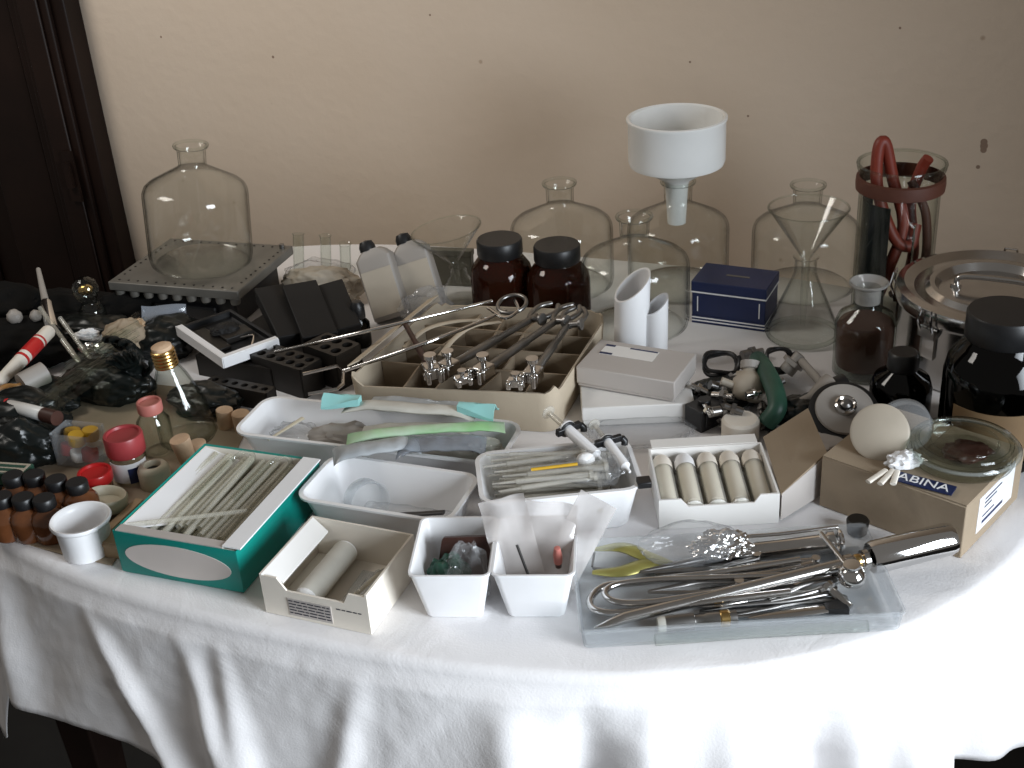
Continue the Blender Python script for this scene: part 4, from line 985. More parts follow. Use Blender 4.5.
# brown cardboard box with glass dish
QH = .060
pF, pR, pL = at(967, 508, QH), at(1042, 455, QH), at(822, 457, QH)
ax = pF - pL; w = ax.length; ax /= w; ay = Vector((-ax.y, ax.x, 0)); dp = (pR - pF).dot(ay) ; rz = math.atan2(ax.y, ax.x)
ctr = pL + ax * w / 2 + ay * dp / 2; O = Vector((ctr.x, ctr.y, T + .0005)); Z = Matrix.Rotation(rz, 3, 'Z')
t = thing('cardboard_box', 'closed brown cardboard box carrying the round glass dish', 'box', O, rz)
b = B(); b.box(-w / 2, -dp / 2, 0, w / 2, dp / 2, QH); mk('box_body', b, 'card', t, bevel=.0012)
b = B(); b.box(-w / 2 + .001, -dp / 2 + .0005, QH, -w * .0, dp / 2 - .001, QH + .0016); b.box(w * .0 + .0006, -dp / 2 + .0005, QH, w / 2 - .0006, dp / 2 - .001, QH + .0016); mk('top_flap', b, 'card', t)
b = B(); b.box(w / 2, -dp * .28, QH * .22, w / 2 + .0007, dp * .34, QH * .9); lb = mk('label', b, 'white_plastic', t)
b = B()
for (y0, y1, z) in ((-.18, .10, .78), (-.18, .02, .70), (-.18, -.06, .62), (-.20, .0, .46), (-.20, .16, .36), (-.20, .16, .33)): b.box(w / 2 + .0007, dp * y0, QH * z, w / 2 + .001, dp * y1, QH * z + .0016)
mk('print', b, 'ink_blue', lb)
# dish
dpos = at(962, 459, QH + .003)
t = thing('glass_dish', 'round covered clear glass dish lying on the brown cardboard box', 'dish', dpos, 0)
b = B(); b.lathe(shell([(0, .001), (.046, 0), (.049, .002), (.050, .005), (.050, .0145), (.0515, .016)], .0028), 56); mk('dish_base', b, 'glass_thick', t, sharp=60)
b = B(); b.lathe([(0, .0185), (.043, .0185), (.050, .017), (.054, .0135), (.0555, .0135), (.0555, .0165), (.052, .0205), (.044, .0218), (0, .0218)], 56); mk('dish_cover', b, 'glass_thick', t, sharp=60)
for R0, r0, z0 in ((.0452, .0024, .0210), (.0535, .0019, .0150), (.033, .0012, .0215)):
    b = B(); b.torus(R0, r0, 56, 8, Matrix.Translation((0, 0, z0))); mk('cover_ridge', b, 'acrylic' if R0 > .05 else 'glass_thick', t)
b = B(); crumple(b, .024, .018, .007, 95, 4, .25); o = mk('seed_paste', b, 'leather', loc=dpos + Vector((.004, 0, .0035))); tag(o, 'brownish clump seen inside the covered glass dish', 'sample')
# pale round lid leaning, with its twin behind
p0 = at(868, 462, QH + .004)
t = thing('plastic_disc', 'pale round plastic lid leaning up on the brown cardboard box', 'lid', at(888, 455, QH + .004), (R_(48), R_(-22), R_(-8)))
b = B(); b.lathe([(0, .008), (.027, .008), (.0295, .0065), (.0295, -.004), (.0280, -.004), (.0280, .005), (0, .006)], 44); mk('lid_top', b, 'beige_plastic', t, loc=(0, .024, .0))
t = thing('plastic_disc', 'clear ribbed round lid tucked behind the pale leaning lid', 'lid', at(903, 447, QH + .003), (R_(42), R_(-10), R_(-30)))
b = B(); b.lathe([(0, .006), (.025, .006), (.0275, .0045), (.0275, -.008), (.026, -.008), (.026, .003), (0, .004)], 44); mk('lid_top', b, 'acrylic', t, loc=(0, .022, .006))
# printed band and small wrapped pieces
sp = at(903, 478, QH + .004); ep = at(944, 489, QH + .004)
t = thing('printed_strip', 'navy strip with white capital letters lying on the brown cardboard box', 'strip', (sp + ep) / 2, (0, 0, math.atan2(ep.y - sp.y, ep.x - sp.x)))
b = B(); b.box(-.030, -.0085, 0, .030, .0085, .0012); mk('band', b, 'navy', t)
text('lettering', 'ABINA', .0175, 'paper', t, (0, 0, .0016))
for i, (a, c_, lab) in enumerate((((868, 482), (886, 470), 'short pale stick lying nearest the corner beside the round lid'), ((880, 484), (893, 470), 'short pale stick lying in the middle beside the round lid'), ((893, 484), (897, 471), 'short pale stick lying nearest the printed navy strip'))):
    wire('pale_stick', [at(*a, QH + .005), at(*c_, QH + .007)], .0032, 'cream_card', lab, 'stick', 8, flat=.6)
b = B(); crumple(b, .018, .011, .010, 97, 4, .35); o = mk('paper_scrap', b, 'paper', loc=at(903, 467, QH + .003)); tag(o, 'white paper scrap between the round lid and the glass dish', 'paper')

# ------------------------------------------------------------------ clear tray of steel instruments
x, y, rz, w, dp = quad((581, 631), (905, 612), (594, 540), .024)
O = Vector((x, y, T + .0005)); Z = Matrix.Rotation(rz, 3, 'Z')
t = thing('instrument_tray', 'shallow clear plastic tray full of steel instruments at the table front', 'tray', O, rz)
b = B(); tray(b, w, dp, .024, .002, .004, .0018, .0015); mk('tray_body', b, 'acrylic', t)
wire('glass_tube', curve([at(655, 640, .008), at(760, 632, .008), at(868, 626, .008)]), .0055, 'glass_thick', 'clear glass tube lying along the front edge of the instrument tray', 'glass tube')
HI = .010
# looped retractors
def loop(pts, r, label, m='steel', flat=1., h=HI):
    return wire('loop_retractor', curve([at(px, py, h + dz) for px, py, dz in pts], 8), r, m, label, 'surgical instrument', 12, flat=flat, group='steel instruments in the clear tray')
loop([(800, 560, .012), (720, 572, .008), (640, 582, .006), (605, 586, .004), (590, 600, .002), (598, 611, .001), (630, 612, .002), (700, 603, .006), (790, 592, .006)], .0036, 'long steel loop instrument, outermost of the two nested at the tray end')
loop([(790, 575, .008), (700, 578, .010), (650, 580, .010), (615, 585, .010), (605, 594, .009), (618, 602, .008), (650, 602, .008), (700, 595, .010), (770, 585, .010)], .0032, 'long steel loop instrument, nested inside the larger loop')
# trocar with big handle
ha, hb = at(594, 627, .008), at(951, 539, .032)
d = hb - ha; Lg = d.length
t = thing('trocar', 'long polished steel trocar with fat cylinder handle lying across the clear tray', 'surgical instrument', ha, aimx(ha, hb))
b = B(); b.tube([(0, 0, -.001), (.012, -.003, .002), (.030, 0, .002), (Lg * .70, 0, .001)], [.0008, .0038, .0056, .0064], 14); mk('shaft', b, 'steel', t)
b = B(); b.lathe([(0, 0), (.0145, .001), (.016, .006), (.016, .080), (.0145, .085), (0, .086)], 32, Matrix.Rotation(PI / 2, 4, 'Y')); mk('handle', b, 'chrome', t, loc=(Lg - .084, 0, .001), sharp=60)
b = B(); b.lathe([(.0055, 0), (.009, .001), (.009, .008), (.0065, .010), (.0065, .018), (.0095, .019), (.0095, .024), (.005, .025)], 24, Matrix.Rotation(PI / 2, 4, 'Y')); mk('collar', b, 'steel', t, loc=(Lg * .70 - .003, 0, .001))
b = B(); b.lathe([(.0066, 0), (.0072, .001), (.0072, .005), (.0066, .006)], 24, Matrix.Rotation(PI / 2, 4, 'Y')); mk('brass_ring', b, 'brass', t, loc=(Lg * .70 + .008, 0, .001))
b = B(); b.tube([(Lg * .68, .042, .010), (Lg * .68 + .004, -.022, .004)], .0026, 10); mk('cross_bar', b, 'steel', t)
b = B(); b.sphere((0, 0, 0), .0130, 20, (1, 1, .92)); b.lathe([(.006, .008), (.008, .010), (.008, .014), (0, .015)], 16); mk('ball_valve', b, 'chrome', t, loc=(Lg * .685, -.022, .004), sharp=50)
# syringe barrel at the back of tray
pa, pb = at(740, 553, .012), at(842, 541, .016); Lb = (pb - pa).length
t = thing('metal_syringe', 'steel barrel syringe lying behind the long trocar in the clear tray', 'syringe', pa, aimx(pa, pb))
b = B(); b.lathe([(0, 0), (.009, .001), (.0095, .005), (.0095, Lb * .85), (.011, Lb * .86), (.011, Lb * .92), (.006, Lb * .94), (0, Lb * .95)], 28, Matrix.Rotation(PI / 2, 4, 'Y')); mk('barrel', b, 'steel', t, sharp=60)
b = B(); b.tube([(-.035, 0, 0), (.0, 0, 0)], .003, 10); mk('nozzle', b, 'steel', t)
b = B(); b.torus(.010, .0025, 24, 8, Matrix.Translation((Lb * .98, 0, 0)) @ Matrix.Rotation(PI / 2, 4, 'Y')); mk('thumb_ring', b, 'chrome', t)
wire('steel_rod', [at(700, 540, .024), at(780, 534, .026), at(838, 527, .026)], .0020, 'steel', 'thin steel rod along the back wall of the clear tray', 'rod', group='steel instruments in the clear tray')
# gilt forceps
p0, p1 = at(672, 563, .008), at(592, 560, .010); Lq = (p1 - p0).length
t = thing('gilt_forceps', 'olive gilt spring forceps gaping open at the tray corner', 'forceps', p0, aimx(p0, p1), 'steel instruments in the clear tray')
for s, sp_ in ((-1, .018), (1, .020)):
    b = B(); b.tube(curve([(0, 0, 0), (Lq * .3, s * .006, .002), (Lq * .62, s * sp_ * 1.05, .003), (Lq * .98, s * sp_ * 1.0, .0)], 6), [.003 + .0055 * math.sin(PI * min(1, k / 18)) for k in range(19)], 10, flat=.45); mk('arm', b, 'gold', t)
b = B(); b.tube([(Lq * .98, .013, 0), (Lq * .78, .018, .002)], .0015, 6); b.tube([(Lq * .98, -.012, 0), (Lq * .99, .012, .001)], .0011, 6); mk('catch', b, 'steel_dull', t)
# dark forceps and clamps
def forceps(a, b_, h0, h1, label, spread=.008, m='steel_dull', r=.0030):
    p0, p1 = at(*a, h0), at(*b_, h1); L_ = (p1 - p0).length
    t = thing('steel_forceps', label, 'forceps', p0, aimx(p0, p1), 'steel instruments in the clear tray')
    for s in (-1, 1):
        b = B(); b.tube(curve([(0, s * .001, 0), (L_ * .3, s * spread * .6, .0), (L_ * .6, s * spread, 0), (L_ * .98, s * .002, 0)], 6), [r * (.5 + .5 * min(1, k / 8)) for k in range(19)], 10, flat=.6); mk('arm', b, m, t)
    b = B(); b.lathe([(0, -.004), (.0045, -.004), (.0045, .004), (0, .004)], 14); mk('pivot', b, 'steel', t, loc=(L_ * .97, 0, 0))
    return t
forceps((648, 592), (742, 583), .016, .016, 'closed steel forceps inside the nested steel loops')
forceps((640, 572), (760, 556), .012, .014, 'slim steel forceps behind the nested loops, tip toward the gilt forceps')
forceps((690, 600), (800, 585), .006, .008, 'dull steel forceps lying under the long trocar shaft', .006)
forceps((733, 616), (846, 600), .006, .007, 'dull steel forceps in front of the trocar beside the small nozzle', .007)
forceps((720, 606), (836, 590), .010, .011, 'narrow steel forceps between the trocar shaft and the dark handle', .005)
forceps((660, 566), (790, 548), .006, .006, 'thin steel forceps lowest at the back of the clear tray', .006, 'steel')
forceps((700, 590), (830, 572), .004, .004, 'long steel forceps at the bottom of the pile under the loops', .006, 'steel_dull')
for a in (((700, 612), (812, 598), .006, .006, 'dark steel forceps under the narrow forceps near the tray front', .006), ((680, 580), (820, 560), .018, .018, 'steel forceps resting high across the loops behind the trocar shaft', .007, 'steel'),
          ((668, 606), (760, 596), .012, .010, 'short steel forceps over the open end of the nested loops', .006, 'steel'), ((770, 600), (838, 578), .012, .014, 'short dull forceps next to the tapered nozzle', .006), ((655, 575), (772, 566), .008, .008, 'steel forceps lying along the outer loop at the back', .005, 'steel')):
    forceps(*a)
pa, pb = at(664, 624, .009), at(738, 617, .009); Lb = (pb - pa).length
t = thing('steel_tube_set', 'short fat steel cylinder joint at the front of the clear tray', 'surgical instrument', pa, aimx(pa, pb))
b = B(); b.lathe([(0, 0), (.0075, .001), (.008, .004), (.008, Lb * .4), (.006, Lb * .42), (.006, Lb * .55), (.007, Lb * .57), (.007, Lb * .98), (0, Lb)], 24, Matrix.Rotation(PI / 2, 4, 'Y')); mk('cylinder', b, 'steel_dull', t, sharp=50)
b = B(); b.lathe([(.0072, 0), (.008, .001), (.008, .008), (.0072, .009)], 20, Matrix.Rotation(PI / 2, 4, 'Y')); mk('brass_ring', b, 'brass', t, loc=(Lb * .75, 0, 0))
b = B(); b.lathe([(0, -.006), (.0065, -.006), (.0075, -.003), (.0075, .004), (0, .004)], 20, Matrix.Rotation(PI / 2, 4, 'Y')); mk('white_end', b, 'pale_film', t)
pa, pb = at(748, 618, .008), at(846, 606, .008); Lb = (pb - pa).length
t = thing('scalpel', 'flat steel blade handle with black end at the front of the clear tray', 'knife', pa, aimx(pa, pb))
b = B(); b.tube(curve([(0, 0, 0), (.02, 0, 0), (.05, 0, 0), (Lb * .8, 0, 0)], 5), [.001 + .0055 * math.sin(PI * min(1, k / 14) * .6) for k in range(16)], 10, flat=.4); mk('blade', b, 'steel', t)
b = B(); b.loops([[(Lb * .78, -.004, -.003), (Lb * .78, .004, -.003), (Lb * .78, .004, .003), (Lb * .78, -.004, .003)], [(Lb, -.009, -.003), (Lb, .009, -.003), (Lb, .009, .003), (Lb, -.009, .003)]]); mk('end_grip', b, 'black', t)
pa, pb = at(826, 586, .016), at(851, 607, .008); Lb = (pb - pa).length
t = thing('nozzle', 'small tapered steel nozzle beside the ball of the trocar', 'nozzle', pa, aimx(pa, pb))
b = B(); b.lathe([(0, 0), (.0075, 0), (.0075, .005), (.0045, .007), (.0035, Lb), (0, Lb)], 20, Matrix.Rotation(PI / 2, 4, 'Y')); mk('cone', b, 'steel', t)
b = B(); b.tube([(.002, -.012, .002), (.002, .012, .002)], .002, 8); mk('wing', b, 'steel_dull', t)
b = B(); b.lathe([(0, 0), (.010, 0), (.0115, .014), (.010, .016), (0, .016)], 24); o = mk('rubber_stopper', b, 'rack', loc=at(857, 532, .002)); tag(o, 'dark rubber stopper at the back corner of the clear tray', 'stopper')
# clear bag and foil dome over the back of the tray
b = B(); crumple(b, .050, .024, .020, 101, 5, .12, 1.6); o = mk('plastic_bag', b, 'film', loc=at(690, 556, .014), rot=(0, 0, rz + .05)); tag(o, 'clear crumpled bag lying over the back of the instrument tray', 'plastic bag')
b = B(); crumple(b, .027, .016, .013, 103, 5, .3, 3); o = mk('foil_lump', b, 'chrome', loc=at(720, 553, .016), rot=(0, 0, .1)); tag(o, 'shiny crumpled foil lump inside the clear bag on the tray', 'foil')

# ------------------------------------------------------------------ hardware heap behind the notched box
def ring_coil(px, py, h, R, r, m, label, rot, turns=2):
    b = B(); pts = []
    for i in range(28 * turns + 1):
        a = 2 * PI * i / 28; k = 1 + .08 * math.sin(i * .4); pts.append((R * k * math.cos(a), R * k * .8 * math.sin(a), .003 * math.sin(i * .7) + i * r * 1.7 / 28))
    b.tube(pts, r, 8); o = mk('cable_coil', b, m, loc=at(px, py, h), rot=rot); return tag(o, label, 'cable')
ring_coil(720, 366, .018, .023, .0028, 'black', 'black cable coil at the back of the fittings beside the white boxes', (R_(25), 0, .3))
ring_coil(778, 362, .020, .021, .0026, 'black', 'black cable coil round a small bottle top beside the green hose', (R_(35), 0, .6))
t = thing('beige_valve', 'beige bottle-shaped plastic valve in the middle of the fittings heap', 'valve', at(748, 402, .012), (R_(-40), R_(12), 0))
b = B(); b.lathe([(0, 0), (.014, .001), (.019, .006), (.0205, .016), (.019, .028), (.012, .034), (.0085, .038), (.0085, .046), (0, .047)], 32); mk('valve_body', b, 'beige_plastic', t, sharp=60)
b = B(); b.tube([(.018, 0, .014), (.036, .002, .016)], .005, 12); b.tube([(-.018, 0, .018), (-.034, 0, .022)], .005, 12); mk('spout', b, 'beige_plastic', t)
b = B(); b.lathe([(.009, .040), (.0115, .041), (.0115, .050), (0, .051)], 20); mk('valve_cap', b, 'grey_plastic', t)
wire('green_hose', curve([at(758, 360, .022), at(764, 368, .040), at(774, 388, .042), at(777, 408, .034), at(766, 424, .016)], 7), .0112, 'green_rubber', 'thick dark green curved hose between the beige valve and the notched box flap', 'hose', 16)
p = at(740, 440, .0)
b = B(); b.lathe([(0, 0), (.020, 0), (.0215, .002), (.0215, .026), (.019, .029), (0, .030)], 36); o = mk('cream_cap', b, 'cream_card', loc=p); tag(o, 'pale round cap just behind the notched box back edge', 'cap')  # pale round cap, standing loose
b = B(); b.box(-.018, -.014, 0, .018, .014, .028); b.box(-.012, -.016, .006, .012, -.014, .022); b.lathe([(0, .028), (.008, .028), (.008, .034), (0, .034)], 16); o = mk('black_socket', b, 'black', loc=at(704, 424, 0), rot=(0, 0, .6), bevel=.002); tag(o, 'square black plastic socket nearest the flat white box', 'socket')
def nut_piece(px, py, h, rot, label, m='steel', L_=.026, r=.006):
    t = thing('pipe_fitting', label, 'fitting', at(px, py, h), rot, 'small metal pipe fittings in the heap')
    b = B(); b.tube([(0, 0, 0), (L_ * .4, 0, 0), (L_ * .41, 0, 0), (L_, 0, 0)], [r, r, r * .7, r * .7], 14); mk('pipe', b, m, t)
    b = B(); b.lathe([(r * .7, 0), (r * 1.45, .0005), (r * 1.45, .006), (r * .7, .0065)], 6, Matrix.Translation((L_ * .4, 0, 0)) @ Matrix.Rotation(PI / 2, 4, 'Y')); mk('nut', b, m, t)
for a in ((722, 384, .012, (0, R_(-10), .5), 'bright steel fitting under the first black cable coil'), (712, 412, .030, (0, 0, .2), 'steel fitting lying on the square black socket', 'steel_dull'),
          (728, 424, .008, (0, 0, -.3), 'steel fitting in front of the beige valve, nearest the pale cap', 'chrome'), (722, 404, .014, (0, R_(20), 1.2), 'dull fitting wedged between socket and beige valve', 'steel_dull'),
          (738, 378, .016, (0, R_(-15), -.5), 'beige fitting behind the beige valve', 'beige_plastic', .034, .009), (766, 398, .018, (0, R_(60), .1), 'small bright fitting against the green hose', 'chrome', .020, .005),
          (713, 396, .028, (0, R_(-10), -.6), 'small fitting with blue tinge beside the white lidded box', 'steel'), (754, 426, .010, (0, R_(10), .9), 'small pale fitting between the pale cap and the green hose', 'beige_plastic', .022, .005),
          (786, 372, .016, (R_(10), R_(-50), .2), 'grey fitting standing inside the second cable coil', 'grey_plastic', .028, .010), (742, 356, .010, (0, 0, .3), 'dull fitting behind the black cable coils', 'steel_dull', .03, .007)):
    nut_piece(*a)
b = B(); crumple(b, .040, .030, .020, 115, 5, .2); o = mk('black_bag', b, 'rubber', loc=at(806, 424), rot=(0, 0, .2)); tag(o, 'black crumpled bag beside the flanged wheel, under the cone nozzle', 'bag')
b = B(); crumple(b, .050, .034, .014, 116, 5, .2); o = mk('black_bag', b, 'rubber', loc=at(728, 400), rot=(0, 0, .3)); tag(o, 'flat black bag underneath the heap of fittings', 'bag')
rnd = random.Random(77); fit = [o for o in bpy.data.objects if o.name.startswith('pipe_fitting') and o.parent is None]
for k in range(14):
    o = dup(fit[k % 4], 'tiny metal fitting among the loose bits between the white boxes and green hose', at(704 + 5 * k + rnd.uniform(-4, 4), 378 + rnd.uniform(0, 46), .020 + rnd.uniform(0, .012)), (rnd.uniform(-.6, .6), rnd.uniform(-.6, .6), rnd.uniform(0, 6)), 'loose bits in the fittings heap', rnd.uniform(.6, .95))
t = thing('cone_nozzle', 'dark grey cone nozzle lying between the green hose and the flanged wheel', 'nozzle', at(800, 402, .030), (0, R_(-8), .3))
b = B(); b.lathe([(0, 0), (.005, 0), (.006, .012), (.019, .036), (.020, .042), (0, .043)], 28, Matrix.Rotation(PI / 2, 4, 'Y')); mk('cone', b, 'grey_plastic', t, sharp=60)
b = B(); b.lathe([(0, .0425), (.014, .0425), (.014, .060), (0, .060)], 24, Matrix.Rotation(PI / 2, 4, 'Y')); mk('socket', b, 'black', t)
wire('grey_tube', [at(797, 356, .030), at(815, 376, .034), at(832, 398, .034)], .0052, 'grey_plastic', 'straight grey tube leaning onto the flanged wheel', 'tube', 12)
t = thing('flange_wheel', 'flanged wheel with grey face and steel nut on a black hub', 'wheel', at(843, 416, .026), (R_(30), R_(-4), 0)); t.scale = (1.1,) * 3
b = B(); b.lathe([(0, -.016), (.022, -.016), (.034, -.010), (.036, -.002), (.036, .010), (.030, .012), (0, .012)], 40); mk('hub', b, 'black', t)
b = B(); b.lathe([(0, .012), (.029, .012), (.030, .014), (.029, .016), (.012, .0185), (0, .0185)], 40); mk('face', b, 'grey_plastic', t)
b = B(); b.lathe([(.0065, .018), (.011, .018), (.011, .024), (.009, .0255), (.0065, .024)], 28, closed=True); mk('nut', b, 'steel', t)
b = B(); b.lathe([(0, .018), (.0055, .018), (.0055, .026), (.003, .028), (0, .028)], 20); mk('bolt_end', b, 'steel_dull', t)
b = B(); crumple(b, .05, .03, .012, 111, 4, .2); o = mk('grey_cloth', b, 'grey_card', loc=at(812, 446), rot=(0, 0, -.3)); tag(o, 'grey folded cloth in the gap between flap and cardboard box', 'cloth')
b = B(); crumple(b, .040, .018, .010, 112, 4, .25); o = mk('black_bag', b, 'rubber', loc=at(800, 428), rot=(0, 0, .3)); tag(o, 'flat black bag along the edge of the open cardboard flap', 'bag')

# ------------------------------------------------------------------ left end of the table
# brown medicine bottles with black caps
vial = None
for i, (px, py, r, lab) in enumerate(((0, 495, .017, 'nearest the table edge, cut off by the picture edge'), (22, 496, .017, 'second in the front row, nearest the table edge'), (43, 497, .017, 'in the front row beside the white cup'),
                          (12, 474, .0155, 'behind the front row under the small green carton'), (33, 473, .0155, 'second row, between the green carton and red lid'), (55, 478, .0155, 'second row, just in front of the red and yellow box'), (76, 481, .0155, 'second row, nearest the red screw lid'))):
    p = at(px, py, .052); p.z = T + .0005
    label = 'brown vial with black cap, ' + lab
    if vial is None:
        vial = thing('brown_vial', label, 'vial', p, 0, 'brown vials with black caps')
        b = B(); b.lathe(shell([(0, .001), (.0145, 0), (.0165, .003), (.0165, .030), (.013, .036), (.0085, .039), (.0085, .043)], .0012), 28); mk('body', b, 'amber_vial', vial, sharp=60)
        b = B(); b.lathe([(0, .040), (.0098, .040), (.0104, .041), (.0104, .051), (.0095, .0525), (0, .0525)], 28); mk('cap', b, 'black', vial); vial.scale = (1.14, 1.14, .97)
    else: dup(vial, label, p, random.random() * 6, scale=(1.14, 1.14, .97))
# white cup, cream ring pots
t = thing('white_cup', 'white plastic cup with rolled rim at the front table edge', 'cup', at(89, 551), 0); t.scale = (1.08, 1.08, 1.0)
b = B(); b.lathe([(0, .0005), (.0230, .0005), (.0238, .002), (.0255, .037), (.0285, .038), (.0295, .0405), (.0285, .043), (.0262, .0425), (.0238, .036), (.0218, .004), (0, .003)], 44); mk('cup_wall', b, 'white_plastic', t, sharp=60)
t = thing('cream_pot', 'low cream ring lid lying behind the white cup', 'lid', at(106, 506, .012), (R_(-6), R_(10), 0))
b = B(); b.lathe([(.0175, 0), (.0225, .0), (.0235, .003), (.0235, .013), (.0215, .015), (.0195, .013), (.0180, .004)], 40, closed=True); mk('ring_wall', b, 'cream_ceramic', t, sharp=60)
b = B(); b.lathe([(0, .003), (.0182, .003), (.0182, .005), (0, .005)], 36); mk('disc', b, 'cream_ceramic', t)
b = B(); b.box(-.018, -.012, 0, .018, .012, .0115); o = mk('wood_block', b, 'wood', loc=at(107, 512), rot=(0, 0, .2), bevel=.001); tag(o, 'small wooden block under the cream ring lid', 'block')
t = thing('cream_jar', 'small cream ceramic pot with dark round mouth beside the green box', 'pot', at(157, 485), 0)
b = B(); b.lathe([(0, 0), (.0165, 0), (.018, .002), (.018, .022), (.015, .027), (.010, .028), (.0095, .027), (.0095, .006), (0, .005)], 36); mk('pot_wall', b, 'cream_ceramic', t, sharp=60)
b = B(); b.lathe([(0, .020), (.0092, .020), (.0092, .0205), (0, .0205)], 24); mk('dark_contents', b, 'black', t)
for i, (a, c_, lab) in enumerate((((112, 545), (141, 509), 'pale wooden slat lying along the green box, lower one'), ((106, 532), (140, 500), 'pale wooden slat lying along the green box, upper one'))):
    p0, p1 = at(*a, .004 + .006 * i), at(*c_, .006 + .006 * i); b = B(); b.box(0, -.005, -.002, (p1 - p0).length, .005, .002); o = mk('wooden_stick', b, 'wood', loc=p0, rot=aimx(p0, p1), bevel=.0005); tag(o, lab, 'slat')
b = B(); b.box(-.016, -.010, 0, .016, .010, .020); b.box(-.014, -.011, .014, .012, -.009, .018); o = mk('wood_block', b, 'wood', loc=at(117, 553), rot=(0, 0, -.3), bevel=.001); tag(o, 'small wooden block between the white cup and green box', 'block')

def jar(px, py, r, h, body, lid, lr, lh, label, name='lidded_jar', tilt=0, neck=None, contents=None):
    t = thing(name, label, 'jar', at(px, py), tilt)
    nr = neck or r * .85
    b = B(); b.lathe(shell([(0, .001), (r - .002, 0), (r, .003), (r, h * .74), (nr + .001, h * .88), (nr, h * .92), (nr, h)], .0013), 32); mk('body', b, body, t, sharp=60)
    b = B(); b.lathe([(0, h - .004), (lr, h - .004), (lr + .0008, h - .002)] + [(lr + .0008, h - .004 + lh * .9), (lr, h - .004 + lh)] + [(lr * .86, h - .004 + lh), (lr * .82, h - .007 + lh), (0, h - .007 + lh)], 32); mk('lid', b, lid, t)
    if contents: 
        b = B(); b.lathe([(0, .002), (r - .002, .002), (r - .002, h * .6), (0, h * .6)], 28); mk('contents', b, contents, t)
    return t
t = jar(133, 478, .0205, .040, 'glass_thick', 'red_dull', .0215, .024, 'clear jar with tall dull red lid and a white and navy label')
b = B(); rg = []
for z in (.006, .030): rg.append([((.0209) * math.cos(a), (.0209) * math.sin(a), z) for a in [R_(-150 + 14 * i) for i in range(11)]] + [((.0214) * math.cos(a), (.0214) * math.sin(a), z) for a in [R_(-10 - 14 * i) for i in range(11)]])
b.loops(rg); lb = mk('label', b, 'paper', t)
b = B(); rg = []
for z in (.005, .024): rg.append([((.0214) * math.cos(a), (.0214) * math.sin(a), z) for a in [R_(-80 + 14 * i) for i in range(5)]] + [((.0219) * math.cos(a), (.0219) * math.sin(a), z) for a in [R_(-24 - 14 * i) for i in range(5)]])
b.loops(rg); mk('label_print', b, 'ink_blue', lb)
jar(100, 494, .017, .022, 'amber_vial', 'red', .0185, .013, 'low jar with bright red screw lid behind the cream ring lid')
jar(160, 452, .0195, .060, 'glass_thick', 'pink', .0140, .014, 'clear bottle with faded pink screw cap among the corks', 'pink_cap_bottle', neck=.0125)
# wired bottle
p = at(190, 438)
t = thing('wired_flask', 'tall clear conical flask with copper wired neck behind the corks', 'flask', p, (R_(0), R_(-5), 0)); t.scale = (1.05, 1.05, 1.22)
b = B(); b.lathe(shell([(0, .002), (.030, 0), (.0335, .004), (.033, .012), (.030, .040), (.019, .070), (.0115, .084), (.0105, .098)], .0018), 40); mk('body', b, 'glass_thick', t, sharp=60)
b = B()
for i in range(5): b.torus(.0118, .0021, 24, 8, Matrix.Translation((0, 0, .084 + i * .0036)))
mk('neck_wire', b, 'brass', t)
b = B(); b.lathe([(0, .098), (.010, .098), (.0115, .100), (.0115, .104), (.007, .106), (0, .106)], 24); mk('stopper', b, 'cork', t)
# corks
def cork(px, py, r, h, label, rot=0):
    b = B(); b.lathe([(0, 0), (r * .84, 0), (r * .86, .001), (r, h - .001), (r * .97, h), (0, h)], 28); o = mk('cork', b, 'cork', loc=at(px, py), rot=rot if not isinstance(rot, (int, float)) else (0, 0, rot)); tag(o, label, 'cork', 'corks by the green box')
cork(189, 462, .0120, .034, 'tall pale cork standing beside the green box corner', (R_(4), R_(-8), 0))
cork(226, 428, .0105, .026, 'pale cork of the pair behind the green box, nearer the flask', (R_(0), R_(5), 0))
cork(243, 431, .0110, .026, 'pale cork of the pair behind the green box, nearer the long tub', (R_(3), R_(3), 0))
cork(200, 455, .0098, .018, 'short cork half hidden behind the tall cork')
# clear box of red and yellow caps
p = at(85, 462); t = thing('clear_box', 'small clear plastic box packed with red, white and yellow caps', 'box', p, R_(-18))
b = B(); openbox(b, .052, .034, .046, .0012); mk('box_body', b, 'acrylic', t)
caps = (('yellow', -.012, .004, .028), ('yellow', .012, .006, .030), ('yellow', .001, -.006, .030), ('red', -.014, -.006, .014), ('red', .014, -.006, .010), ('porcelain', .0, -.007, .010), ('porcelain', -.013, .006, .006), ('porcelain', .012, .007, .010))
for i, (m_, cx, cy, cz) in enumerate(caps):
    words = ('yellow cap at the end of', 'yellow cap at the far corner of', 'yellow cap at the front top of', 'red cap at the front of', 'red cap at the front end of', 'white cap at the front middle of', 'white cap at the bottom back of', 'white cap beneath the far yellow cap in')[i]
    b = B(); b.lathe([(0, 0), (.0095, 0), (.010, .001), (.010, .011), (.009, .013), (0, .013)], 20); o = mk('bottle_cap', b, m_, loc=p + Matrix.Rotation(R_(-18), 3, 'Z') @ Vector((cx, cy, cz)), rot=(R_(10 * ((i % 3) - 1)), R_(8), 0)); tag(o, words + ' the small clear box', 'cap', 'caps in the clear box')
